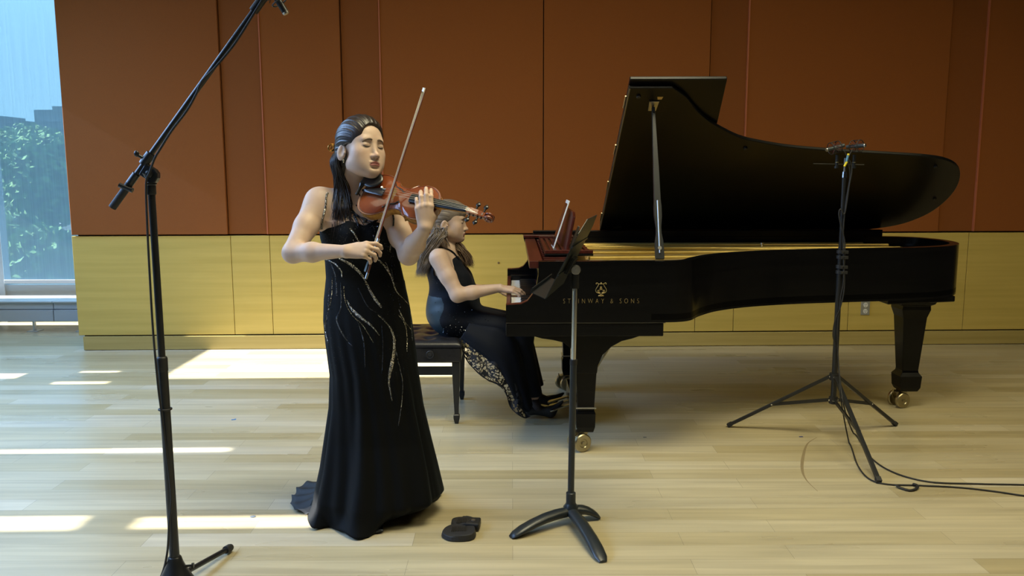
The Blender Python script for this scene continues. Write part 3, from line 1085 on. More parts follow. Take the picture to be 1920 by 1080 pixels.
def ms_foot(dx, dy, ln):
    d = Vector((dx, dy, 0)).normalized()
    s_ = Vector((-d.y, d.x, 0))
    b = MB()
    pts, rs = [], []
    vs = []
    n = 12
    prof = [(0.0, .046, .023, .020), (.25, .048, .026, .020), (.45, .045, .027, .019), (.65, .036, .028, .017), (.82, .024, .028, .014), (.94, .013, .024, .010), (1.0, .006, .015, .005)]
    for f, z, hw, hh in prof:
        c = Vector((sxm, sym, z)) + d * (f * ln)
        for k in range(n):
            a = 2 * math.pi * k / n
            q = c + s_ * hw * math.cos(a) + Vector((0, 0, 1)) * hh * math.sin(a)
            q.z = max(q.z, .001)
            vs.append(q)
    fs = []
    for i in range(len(prof) - 1):
        for k in range(n):
            fs.append((i * n + k, i * n + (k + 1) % n, (i + 1) * n + (k + 1) % n, (i + 1) * n + k))
    fs += [tuple(range(n)), tuple(len(vs) - 1 - k for k in range(n))]
    b.add(vs, fs)
    b.build('foot', M['stand_black'], ms, smooth=60)


M['stand_black'] = noisy('speckled_black_coat', (.010, .014, .018), (.022, .028, .033), (500, 500, 500), 1.0, .36, 2)
for (u, v) in ((958, 1006), (1131, 1052), (1124, 968)):
    q = px(u, v, Z=0.008)
    ms_foot(q.x - sxm, q.y - sym, math.hypot(q.x - sxm, q.y - sym))
MB().lathe([(.020, .03), (.030, .045), (.031, .066), (.022, .078), (.020, .085), (.020, .125), (.016, .128)], (sxm, sym, 0), n=24).build('hub', M['stand_black'], ms, smooth=40)
ptop = px(1080, 510, Y=sym + .01)
ptop.x = px(1079, 510, Y=sym).x
pmid = px(1074, 680, Y=sym)
axis0 = Vector((sxm, sym, .12))
tube_dir = (ptop - axis0)


def on_pole(z):
    f = (z - axis0.z) / (ptop.z - axis0.z)
    return axis0 + tube_dir * f


MB().tube([on_pole(.12), on_pole(pmid.z)], .0135, 18).build('lower_tube', M['stand_black'], ms, smooth=60)
MB().tube([on_pole(pmid.z - .01), on_pole(pmid.z + .012)], .0150, 18).build('collar', M['black_matte'], ms, smooth=40)
MB().tube([on_pole(pmid.z), on_pole(ptop.z - .03)], .0098, 18).build('upper_tube', M['chrome'], ms, smooth=60, label='chrome upper post')
MB().tube([on_pole(ptop.z - .065), on_pole(ptop.z + .005)], .0155, 18).build('top_socket', M['black_metal'], ms, smooth=40)
kn = on_pole(ptop.z + .012)
MB().lathe([(.010, 0), (.010, .02), (.019, .022), (.0195, .034), (.017, .038), (.006, .038), (.005, .041)], kn + Vector((0, .005, 0)), (0, -1, 0), 28).build('tilt_knob', M['steel'], ms, smooth=35, label='round steel tilt disc')
# desk
yn, yf = sym - .14, sym + .30
Cn, An = px(1022, 560, Y=yn), px(1094, 418, Y=yn)
Cf = px(1056, 531, Y=yf)
Bf = px(1130, 393, Y=yf)
wv_ = (Cf - Cn).normalized()
hv = (An - Cn)
H_ = hv.length
hv.normalize()
wl_ = (Cf - Cn).length
dnm = hv.cross(wv_).normalized()
if dnm.x > 0:
    dnm = -dnm


def DK(h, w, t=0.0):
    return Cn + hv * h + wv_ * w - dnm * t


b = MB().prism([DK(0, 0), DK(0, wl_), DK(H_ * .86, wl_), DK(H_ + .012, wl_ * .86), DK(H_ + .012, wl_ * .14), DK(H_ * .86, 0)], -dnm * .0022)
for h in (.10, .22):
    b.obox(DK(h, wl_ / 2, .004), wv_, hv, dnm, (wl_ / 2, .004, .002))
b.build('desk', M['stand_black'], ms)
lipd = (dnm * 1.0 + hv * -.05).normalized()
lip = MB().prism([DK(0, 0), DK(0, wl_), DK(0, wl_) + lipd * .060, DK(0, 0) + lipd * .060], -hv * .0022)
lip.obox(DK(.008, wl_ / 2) + lipd * .062, wv_, hv, dnm, (wl_ / 2, .009, .0012))
lip.build('shelf_lip', M['stand_black'], ms)
hb = MB().obox((DK(.13, .02 + (kn.y - yn) * 1.0, .018)), wv_, hv, dnm, (.045, .035, .008))
hb.build('desk_bracket', M['black_metal'], ms, bevel=.003)
MB().tube([kn + Vector((0, .01, 0)), DK(.13, .02 + (kn.y - yn), .012)], .012, 12).build('tilt_joint', M['black_metal'], ms, smooth=50)

# ================================================================== LEFT MICROPHONE STAND
MY = 2.72
def pl_(u, v, Y=MY):
    return px(u, v, Y=Y)


base = px(331, 1102, Y=MY)
base.z = 0
st = thing('microphone_stand', 'tall black boom microphone stand leaning its long arm up over the left of the room', 'microphone stand', (base.x, MY, 0))
pb = Vector((base.x, MY, .08))
pt = pl_(283, 345)


def SP(v):
    """point on the stand pole seen at picture row v"""
    f = (px(300, v, Y=MY).z - pb.z) / (pt.z - pb.z)
    return pb + (pt - pb) * f


MB().tube([pb, SP(690)], .0165, 18).build('lower_tube', M['black_metal'], st, smooth=60)
MB().tube([SP(700), SP(352)], .0115, 18).build('upper_tube', M['black_metal'], st, smooth=60)
MB().lathe([(.0155, 0), (.0175, .004), (.0175, .045), (.0155, .050), (.0125, .052)], SP(697), (pt - pb), 20).build('height_clutch', M['black_matte'], st, smooth=40)
MB().lathe([(.014, 0), (.015, .003), (.015, .030), (.018, .033), (.018, .037), (.013, .040)], SP(365), (pt - pb), 20).build('top_collar', M['black_metal'], st, smooth=35)
cl = MB().ring(SP(767), (pt - pb), .019, .004, 24, 6)
cl.build('cable_clip', M['black_matte'], st, smooth=180)
# cast base and legs
MB().lathe([(.062, .012), (.066, .03), (.052, .055), (.036, .085), (.026, .110), (.022, .125), (.019, .128)], (base.x, MY, 0), n=24).build('base_hub', M['black_metal'], st, smooth=40)
MB().tube([(base.x + .02, MY, .09), (base.x + .055, MY + .005, .092)], [.006, .004], 8).build('leg_screw', M['black_metal'], st, smooth=50)
MB().tube([(base.x + .055, MY + .005, .092), (base.x + .062, MY + .006, .092)], .009, 10).build('screw_knob', M['black_metal'], st, smooth=50)
le = px(436, 1023, Z=.018)
d = Vector((le.x - base.x, le.y - MY, 0)).normalized()
for k in range(3):
    a = math.radians(120 * k)
    dk = Vector((d.x * math.cos(a) - d.y * math.sin(a), d.x * math.sin(a) + d.y * math.cos(a), 0))
    L1 = math.hypot(le.x - base.x, le.y - MY)
    s0 = Vector((base.x, MY, .045)) + dk * .05
    s1 = Vector((base.x, MY, .017)) + dk * (L1 - .015)
    lg = MB().tube([s0, s1], .0095, 14).build('leg', M['black_metal'], st, smooth=60)
    q = (s1 - s0).normalized()
    MB().tube([s1 - q * .03, s1 - q * .004, s1 + q * .006], [.0145, .015, .012], 14).build('rubber_foot', M['black_rubber'], lg, smooth=45)
# boom
B0, B1 = pl_(213, 386), pl_(240, 345)
bt = px(487, 5, Y=MY)
bd = (bt - B0).normalized()
jt = pl_(283, 326)


def BP(v):
    """point on the boom at picture row v"""
    lo, hi = 0.0, (bt - B0).length * 1.3
    f = (pl_(300, v).z - B0.z) / (bt.z - B0.z)
    return B0 + (bt - B0) * f


MB().tube([BP(389), BP(344)], .0125, 16).build('counterweight', M['black_rubber'], st, smooth=50, label='ribbed rubber counterweight')
cwb = MB()
MB().tube([BP(345), BP(-30)], .0085, 16).build('boom_arm', M['black_metal'], st, smooth=60)
MB().tube([BP(348), BP(326)], .0125, 16).build('boom_sleeve', M['black_metal'], st, smooth=50)
MB().tube([BP(308), BP(288)], .0155, 16).build('boom_clutch', M['black_metal'], st, smooth=50)
MB().tube([BP(300), BP(300) + Vector((-.030, -.01, .020))], [.006, .005], 10).build('clutch_screw', M['black_metal'], st, smooth=50)
MB().sphere(BP(300) + Vector((-.026, -.011, .020)), .0085, 14, 8, (1, .7, 1.2)).build('clutch_knob', M['black_metal'], st, smooth=180)
MB().tube([BP(350) + Vector((-.022, -.008, .006)), BP(350) + Vector((.02, -.008, -.012))], .008, 10).build('wing_screw', M['black_metal'], st, smooth=50)
pv = MB()
pv.prism([pl_(u, v, MY - .013) for u, v in ((272, 306), (281, 312), (290, 318), (295, 325), (295, 334), (290, 343), (277, 343), (273, 336), (259, 327))], (0, .026, 0))
pv.build('pivot_block', M['black_metal'], st, bevel=.003)
MB().lathe([(.012, 0), (.012, .004), (.007, .006), (.006, .010)], (jt.x, MY - .013, jt.z), (0, -1, 0), 20).build('pivot_knob', M['black_metal'], st, smooth=40)
MB().tube([BP(316) + Vector((.012, -.01, -.015)), jt + Vector((-.006, -.012, -.018))], .0035, 8).build('pivot_lever', M['steel'], st, smooth=60)
MB().tube([BP(22), BP(-8)], .0145, 14).build('tip_collar', M['black_metal'], st, smooth=50)

# microphone hanging from the boom end at the top edge
mt_ = BP(0) + Vector((.03, 0, .03))
mic = thing('microphone', 'black microphone hanging at the top end of the long boom', 'microphone', tuple(mt_))
ma, mb_ = pl_(514, -12, MY-.02), pl_(535, 23, MY-.02)
MB().tube([ma + (ma - mb_) * .9, mb_], [.0105, .0105], 16).build('microphone_body', M['black_metal'], mic, smooth=50)
MB().tube([mb_, mb_ + (mb_ - ma).normalized() * .006], [.0105, .009], 16).build('microphone_grille', M['steel'], mic, smooth=50)
r_b = MB()
for k in (-1, 1):
    r_b.ring((ma + mb_) / 2 + (mb_ - ma).normalized() * (.016 * k - .018), (mb_ - ma), .024, .0022, 28, 6)
for k in range(6):
    a = k * math.pi / 3
    u_ = (mb_ - ma).normalized().orthogonal()
    v_ = (mb_ - ma).normalized().cross(u_)
    q = u_ * math.cos(a) + v_ * math.sin(a)
    c_ = (ma + mb_) / 2 - (mb_ - ma).normalized() * .018
    r_b.tube([c_ + q * .011 - (mb_ - ma).normalized() * .014, c_ + q * .024], .0012, 5)
r_b.tube([c_ + u_ * -.024, BP(2)], .004, 8)
r_b.build('shock_mount', M['black_matte'], mic, smooth=180)

# cable running down this stand
pts = [pl_(500, -14, MY-.02), pl_(478, 22, MY-.02), pl_(440, 82, MY-.015), pl_(402, 128, MY-.015), pl_(379, 152, MY-.02), pl_(368, 176, MY-.018), pl_(350, 208, MY-.015), pl_(322, 245, MY-.015), pl_(300, 280, MY-.018), pl_(290, 297, MY-.02), pl_(281, 322, MY-.025), pl_(274, 345, MY-.02), pl_(276, 420, MY-.02),
       pl_(281, 520, MY-.02), pl_(287, 620, MY-.02), pl_(296, 720, MY-.025), pl_(303, 775, MY-.025), pl_(312, 850, MY-.025), pl_(321, 930, MY-.03), pl_(317, 985, MY-.035), pl_(313, 1040, MY-.04), px(300, 1085, Z=.02), px(270, 1130, Z=.004), px(200, 1160, Z=.004)]
tag(MB().tube(floor_clamp(spline(pts, 6)), .0038, 8).build('microphone_cable', M['black_rubber'], smooth=180), 'black cable running down the boom stand at the left', 'cable')

# ================================================================== TRIPOD WITH THE PAIR OF MICROPHONES
f1, f2, f3 = px(1366, 797, Z=.012), px(1679, 795, Z=.012), px(1648, 902, Z=.012)
tc = Vector((1.70, 4.36, 0))
t0 = px(1562, 700, Y=4.36)
tc.x = t0.x + .005
ts = thing('microphone_stand', 'black folding tripod stand with two small microphones on top in front of the piano tail', 'microphone stand', (tc.x, tc.y, 0))
ttop = px(1583, 330, Y=4.36)
tb_ = px(1562, 757, Y=4.36)


def TP(v):
    f = (px(1570, v, Y=4.36).z - tb_.z) / (ttop.z - tb_.z)
    return tb_ + (ttop - tb_) * f


MB().tube([tb_, TP(500)], .0150, 16).build('outer_tube', M['black_metal'], ts, smooth=60)
MB().tube([TP(505), TP(465)], .0130, 16).build('middle_tube', M['black_metal'], ts, smooth=60)
MB().tube([TP(466), TP(330)], .0110, 16).build('upper_tube', M['black_metal'], ts, smooth=60)
MB().tube([TP(333), TP(322)], [.013, .011], 14).build('stud', M['chrome'], ts, smooth=60)
MB().tube([TP(322), TP(296)], .006, 12).build('spigot', M['steel'], ts, smooth=60)
for v in (476, 504):
    b = MB()
    for dv_ in (-4, 6):
        b.tube([TP(v + dv_ - 3), TP(v + dv_ + 3)], .0195, 14)
        c_ = TP(v + dv_)
        b.box((c_.x - .008, c_.y - .032, c_.z - .008), (c_.x + .030, c_.y - .012, c_.z + .008))
    o = b.build('clamp_collar', M['black_matte'], ts, bevel=.001)
    for dv_ in (-4, 6):
        c_ = TP(v + dv_)
        MB().lathe([(.004, 0), (.004, .003)], (c_.x + .006, c_.y - .032, c_.z), (0, -1, 0), 10).build('clamp_screw', M['chrome'], o)
up_, lo_ = TP(706), TP(750)
MB().tube([TP(700), TP(712)], .026, 16).build('upper_spider', M['black_matte'], ts, smooth=40)
MB().tube([TP(744), TP(756)], .023, 16).build('lower_spider', M['black_matte'], ts, smooth=40)
for i, f_ in enumerate((f1, f2, f3)):
    d = Vector((f_.x - tc.x, f_.y - tc.y, 0)).normalized()
    s0 = up_ + d * .022
    e = Vector((f_.x, f_.y, .012))
    q = (e - s0).normalized()
    n_ = Vector((-d.y, d.x, 0))
    u_ = q.cross(n_)
    lg = MB().obox((s0 + e) / 2, q, n_, u_, ((e - s0).length / 2, .010, .009)).build('leg', M['black_metal'], ts, bevel=.003)
    k_ = s0 + (e - s0) * (.56 if i < 2 else .55)
    s1 = lo_ + d * .02
    q2 = (k_ - s1).normalized()
    MB().obox((k_ + s1) / 2 - u_ * .0, q2, n_, q2.cross(n_), ((k_ - s1).length / 2, .0045, .009)).build('leg_strut', M['black_metal'], ts, bevel=.001)
    for c_ in (k_, s1, s0):
        MB().tube([c_ - n_ * .013, c_ + n_ * .013], .0042, 8).build('rivet', M['chrome'], lg)
    MB().obox(e - q * .008, q, n_, u_, (.014, .0125, .0115)).build('rubber_foot', M['black_rubber'], lg, bevel=.003)
# cross bar
cb = px(1585, 309, Y=4.36)
MB().tube([px(1525, 307, Y=4.36), px(1620, 309, Y=4.36)], .0028, 10).build('stereo_bar', M['black_metal'], ts, smooth=60)
for u in (1569, 1601):
    c_ = px(u, 303, Y=4.36)
    MB().tube([c_ - Vector((0, 0, .03)), c_ + Vector((0, 0, .035))], .008, 12).tube([c_ - Vector((0, 0, .034)), c_ - Vector((0, 0, .022))], .012, 12).build('mount_post', M['black_metal'], ts, smooth=45)
    MB().ring(c_ + Vector((0, 0, -.004)), (0, 0, 1), .0088, .0014, 20, 6).build('post_ring', M['brass'], ts, smooth=180)


def shock_mic(c, d, lab, rr=.030, body=.055):
    d = Vector(d).normalized()
    t = thing('microphone', lab, 'microphone', tuple(c))
    MB().tube([c - d * body, c + d * body * .85], .0098, 16).build('microphone_body', mat('grey_microphone_' + str(int(c.x * 100)), (.06, .075, .09), .35, .4), t, smooth=50)
    MB().tube([c + d * body * .85, c + d * (body * .85 + .004)], [.0098, .0085], 16).build('microphone_grille', M['steel'], t, smooth=50)
    b = MB()
    u_ = d.orthogonal().normalized()
    v_ = d.cross(u_)
    for k in (-.022, .022):
        b.ring(c + d * k, d, rr, .0022, 30, 6)
    for k in range(4):
        a = k * math.pi / 2 + .7
        q = u_ * math.cos(a) + v_ * math.sin(a)
        b.tube([c - d * .022 + q * rr, c + d * .022 + q * rr], .002, 6)
    b.build('shock_mount', M['black_matte'], t, smooth=180)
    e = MB()
    for k in range(8):
        a = k * math.pi / 4
        q = u_ * math.cos(a) + v_ * math.sin(a)
        q2 = u_ * math.cos(a + .6) + v_ * math.sin(a + .6)
        for s_ in (-.022, .022):
            e.tube([c + d * s_ + q * rr, c + d * s_ * .3 + q2 * .0105], .0013, 5)
    e.build('elastic_cord', mat('maroon_elastic', (.10, .02, .03), .8), t, smooth=180)
    return t


shock_mic(px(1565, 277, Y=4.34), (-.93, -.25, -.22), 'small grey microphone pointing left, on top of the tripod by the piano')
shock_mic(px(1606, 274, Y=4.34), (.55, -.83, .05), 'small grey microphone in a round shock mount, right one on the tripod')
for k, (u0, v0, u1, v1, m_) in enumerate(((1590, 291, 1587, 303, 'blue_tape'), (1588, 303, 1583, 312, 'yellow_tape'), (1591, 288, 1590, 292, 'yellow_tape'))):
    MB().tube([px(u0, v0, Y=4.325), px(u1, v1, Y=4.325)], .0058, 10).build('tape_band', M[m_], ts, smooth=50, label=['pale blue tape band', 'yellow tape band', 'yellow tape band'][k])


def tp(u, v, Y=4.335):
    return px(u, v, Y=Y)


def fl(u, v, z=.005):
    return px(u, v, Z=z)


c1 = [tp(1573, 279), tp(1583, 284), tp(1589, 296), tp(1595, 306), tp(1597, 322), tp(1592, 350), tp(1584, 400), tp(1576, 392), tp(1573, 402), tp(1577, 425), tp(1584, 455), tp(1583, 500), tp(1583, 540, 4.33), tp(1576, 575, 4.33), tp(1566, 600), tp(1562, 630),
      tp(1570, 655), tp(1573, 700, 4.31), tp(1576, 745, 4.2), fl(1592, 830), fl(1608, 872), fl(1630, 898), fl(1665, 908), fl(1720, 910), fl(1800, 914), fl(1870, 922), fl(1925, 930), fl(2010, 938)]
tag(MB().tube(floor_clamp(spline(c1, 6)), .0036, 8).build('microphone_cable', M['black_rubber'], smooth=180), 'black cable from the tripod to the right edge, the lower one on the floor', 'cable')
c2 = [tp(1600, 279), tp(1594, 288), tp(1590, 300, 4.33), tp(1594, 330, 4.345), tp(1586, 380, 4.345), tp(1581, 440, 4.34), tp(1582, 520, 4.33), tp(1576, 560, 4.335), tp(1570, 620, 4.33), tp(1573, 690, 4.30), tp(1582, 760, 4.1), fl(1600, 812), fl(1630, 855), fl(1672, 884), fl(1740, 903), fl(1830, 907), fl(1925, 909), fl(2010, 912)]
tag(MB().tube(floor_clamp(spline(c2, 6)), .0036, 8).build('microphone_cable', M['black_rubber'], smooth=180), 'black cable from the tripod to the right edge, the upper one on the floor', 'cable')
q = [fl(1679, 909, .012), fl(1690, 915, .007), fl(1706, 919, .007), fl(1718, 916, .007), fl(1720, 910, .012), fl(1712, 907, .012)]
tag(MB().tube(spline(q, 6), .007, 8, flat=((0, 0, 1), .5)).build('cable_strap', M['black_matte'], smooth=180), 'black cable strap looped on the floor beside the tripod foot', 'cable strap')

# ================================================================== PAGE TURNER PEDAL
pa = px(866, 992, Z=0)
pd = thing('foot_pedal', 'small black two-button page turner pedal lying on the floor in front of the violinist', 'foot pedal', (pa.x, pa.y, 0))


def pedal_wing(pts, name):
    out = spline([px(u, v, Z=.012) for u, v in pts], 5, closed=True)
    b = MB()
    lo = [Vector((p.x, p.y, .002)) for p in out]
    c = sum(lo, Vector()) / len(lo)
    hi = [Vector((c.x + (p.x - c.x) * .93, c.y + (p.y - c.y) * .93, .026 if p.x > c.x else .020)) for p in out]
    n = len(out)
    b.add(lo + hi, [tuple(range(n - 1, -1, -1)), tuple(range(n, 2 * n))] + [(i, (i + 1) % n, n + (i + 1) % n, n + i) for i in range(n)])
    o = b.build(name, M['black_rubber'], pd, bevel=.003)
    r = MB()
    for k in range(-4, 5):
        x = c.x + k * .007
        r.box((x - .0012, c.y - .022, .022), (x + .0012, c.y + .022, .0275))
    r.build('rubber_ribs', M['black_matte'], o)


pedal_wing([(828, 1003), (832, 992), (848, 985), (872, 985), (890, 990), (892, 1003), (880, 1010), (846, 1011)], 'tread')
pedal_wing([(846, 982), (848, 974), (866, 971), (886, 974), (898, 982), (894, 992), (872, 990), (854, 989)], 'tread')
q = px(886, 990, Z=0)
MB().prism([(q.x - .030, q.y - .030, .004), (q.x + .028, q.y - .042, .004), (q.x + .034, q.y + .03, .004), (q.x - .005, q.y + .034, .004)], (0, 0, .030)).build('housing', M['black_matte'], pd, bevel=.006)
MB().lathe([(.009, 0), (.009, .003), (.006, .004)], (q.x + .004, q.y - .004, .034), n=16).build('button', M['steel'], pd, smooth=40)

# ================================================================== PIANO BENCH
bx0, bx1, by0, by1 = -.665, -.285, 4.62, 5.20
zs = px(866, 648, Y=by0).z
zt = px(866, 680, Y=by0).z
bn = thing('piano_bench', 'black leather adjustable piano bench with tufted seat and four square legs', 'bench', ((bx0 + bx1) / 2, 4.9, 0))
# tufted cushion
nx_, ny_ = 40, 56
vs = []
cen = []
for i in range(3):
    for j in range(4):
        cen.append((bx0 + (bx1 - bx0) * (.2 + .3 * i), by0 + (by1 - by0) * (.14 + .24 * j)))
for j in range(ny_ + 1):
    for i in range(nx_ + 1):
        fx, fy = i / nx_, j / ny_
        x, y = bx0 + (bx1 - bx0) * fx, by0 + (by1 - by0) * fy
        e = min(fx, 1 - fx) * (bx1 - bx0)
        g = min(fy, 1 - fy) * (by1 - by0)
        ed = min(e, g)
        z = zs + .030 * (1 - math.exp(-ed / .02))
        dip = sum(math.exp(-((x - a) ** 2 + (y - c) ** 2) / .0009) for a, c in cen)
        z -= .014 * min(1, dip)
        vs.append((x, y, z))
fs = [(j * (nx_ + 1) + i, j * (nx_ + 1) + i + 1, (j + 1) * (nx_ + 1) + i + 1, (j + 1) * (nx_ + 1) + i) for j in range(ny_) for i in range(nx_)]
cu = MB().add(vs, fs)
per = [j for j in range(nx_ + 1)] + [j * (nx_ + 1) + nx_ for j in range(1, ny_ + 1)] + [ny_ * (nx_ + 1) + i for i in range(nx_ - 1, -1, -1)] + [j * (nx_ + 1) for j in range(ny_ - 1, 0, -1)]
nb = len(cu.v)
cu.v += [(cu.v[i][0], cu.v[i][1], zs - .012) for i in per]
cu.f += [(per[k], per[(k + 1) % len(per)], nb + (k + 1) % len(per), nb + k) for k in range(len(per))]
cu.mi += [0] * len(per)
cu.build('cushion', M['leather'], bn, smooth=60)
MB().box((bx0 + .004, by0 + .004, zt), (bx1 - .004, by1 - .004, zs - .010)).build('seat_box', M['leather'], bn, bevel=.008)
kx = px(807, 664, Y=by0)
MB().lathe([(.010, 0), (.010, .010), (.022, .012), (.024, .020), (.021, .026), (.012, .024), (.010, .028), (.004, .028)], (kx.x, by0 + .006, kx.z), (0, -1, 0), 28).build('height_knob', M['black_matte'], bn, smooth=35)
zr0, zr1 = px(850, 712, Y=by0 + .03).z, px(850, 681, Y=by0 + .03).z
zq = px(850, 705, Y=by0).z
MB().box((bx0 + .03, by0 + .02, zq), (bx1 - .03, by0 + .045, zt - .030)).build('side_rail', M['black_metal'], bn, bevel=.002)
MB().box((bx0 + .03, by1 - .045, zq), (bx1 - .03, by1 - .02, zt - .030)).build('side_rail', M['black_metal'], bn, bevel=.002)
MB().box((bx0 + .05, by0 + .05, zt - .012), (bx1 - .05, by1 - .05, zt)).build('lift_frame', M['black_metal'], bn)
for x in (bx0 + .034, bx1 - .034):
    for y in (by0 + .034, by1 - .034):
        quad_leg((x, y), [(.0, .010, .010), (.030, .017, .017), (.050, .018, .018), (.056, .013, .013), (.062, .012, .012), (zq, .021, .021), (zt, .022, .022)], 'leg', bn, M['black_metal'], .002)

# ================================================================== bits on the floor
q = px(438, 787, Z=0)
tag(MB().obox((q.x, q.y, .0012), (1, .2, 0), (-.2, 1, 0), (0, 0, 1), (.012, .006, .0006)).obox((q.x + .004, q.y + .006, .0012), (.5, .8, 0), (-.8, .5, 0), (0, 0, 1), (.010, .004, .0006)).build('tape_mark', M['tape_blue']), 'small blue tape mark on the pale floor left of the violinist', 'tape')
q = px(474, 969, Z=0)
tag(MB().lathe([(.011, .0003), (.012, .0012), (.006, .002)], (q.x, q.y, 0), n=12).build('floor_scrap', mat('grey_scrap', (.10, .12, .14), .6), smooth=60), 'small dark grey scrap on the floor left of the black train', 'scrap')
q = px(1502, 819, Z=0)
tag(MB().box((q.x - .010, q.y - .006, .0003), (q.x + .010, q.y + .006, .0012)).build('tape_mark', mat('dark_blue_tape', (.03, .05, .22), .6)), 'tiny dark blue tape mark on the floor in front of the tripod', 'tape')
q = px(1209, 820, Z=0)
tag(MB().box((q.x - .009, q.y - .005, .0003), (q.x + .009, q.y + .005, .0012)).build('tape_mark', mat('grey_tape', (.13, .14, .14), .6)), 'tiny grey tape mark on the floor right of the piano front leg', 'tape')
sc = [px(u, v, Z=.0006) for u, v in ((1532, 820), (1514, 832), (1506, 855), (1504, 880), (1512, 900), (1533, 921))]
sc = spline(sc, 5)
b = MB()
vs = []
for i, p in enumerate(sc):
    a_, c_ = sc[max(0, i - 1)], sc[min(len(sc) - 1, i + 1)]
    t_ = (c_ - a_).normalized()
    n_ = Vector((-t_.y, t_.x, 0))
    f = i / (len(sc) - 1)
    w_ = .0015 + .006 * math.sin(math.pi * min(1, f * 1.05)) ** 2
    vs += [p - n_ * w_, p + n_ * w_]
b.add(vs, [(2 * i, 2 * i + 1, 2 * i + 3, 2 * i + 2) for i in range(len(sc) - 1)])
tag(b.build('scuff_mark', mat('floor_scuff', (.26, .20, .11), .5)), 'dark curved scuff mark on the floor in front of the tripod', 'scuff')

# ================================================================== FIGURE TOOLKIT: smooth blended volumes turned into one surface
class Vol:
    def __init__(s):
        s.p = []

    def cap(s, a, b, ra, rb=None, k=.02, op='+'):
        s.p.append(('c', np.array(a, float), np.array(b, float), ra, ra if rb is None else rb, k, op))
        return s

    def ell(s, c, r, R=None, k=.02, op='+'):
        s.p.append(('e', np.array(c, float), np.array(r, float), np.eye(3) if R is None else np.array(R, float), None, k, op))
        return s

    def fun(s, f, k=.02, op='+'):
        s.p.append(('f', f, None, None, None, k, op))
        return s


def prim_d(p, P):
    if p[0] == 'c':
        a, b, ra, rb = p[1:5]
        ba = b - a
        pa = P - a
        h = np.clip(pa @ ba / max(ba @ ba, 1e-12), 0, 1)
        return np.linalg.norm(pa - h[:, None] * ba, axis=1) - (ra + (rb - ra) * h)
    if p[0] == 'e':
        q = (P - p[1]) @ p[3]
        k0 = np.linalg.norm(q / p[2], axis=1)
        k1 = np.linalg.norm(q / (p[2] ** 2), axis=1)
        return k0 * (k0 - 1.0) / np.maximum(k1, 1e-9)
    return p[1](P)


def vol_d(prims, P):
    d = np.full(len(P), 1e3)
    for p in prims:
        e = prim_d(p, P)
        k = p[5]
        if p[6] == '+':
            h = np.maximum(k - np.abs(d - e), 0) / k
            d = np.minimum(d, e) - h * h * k * .25
        else:
            e = -e
            h = np.maximum(k - np.abs(d - e), 0) / k
            d = np.maximum(d, e) + h * h * k * .25
    return d


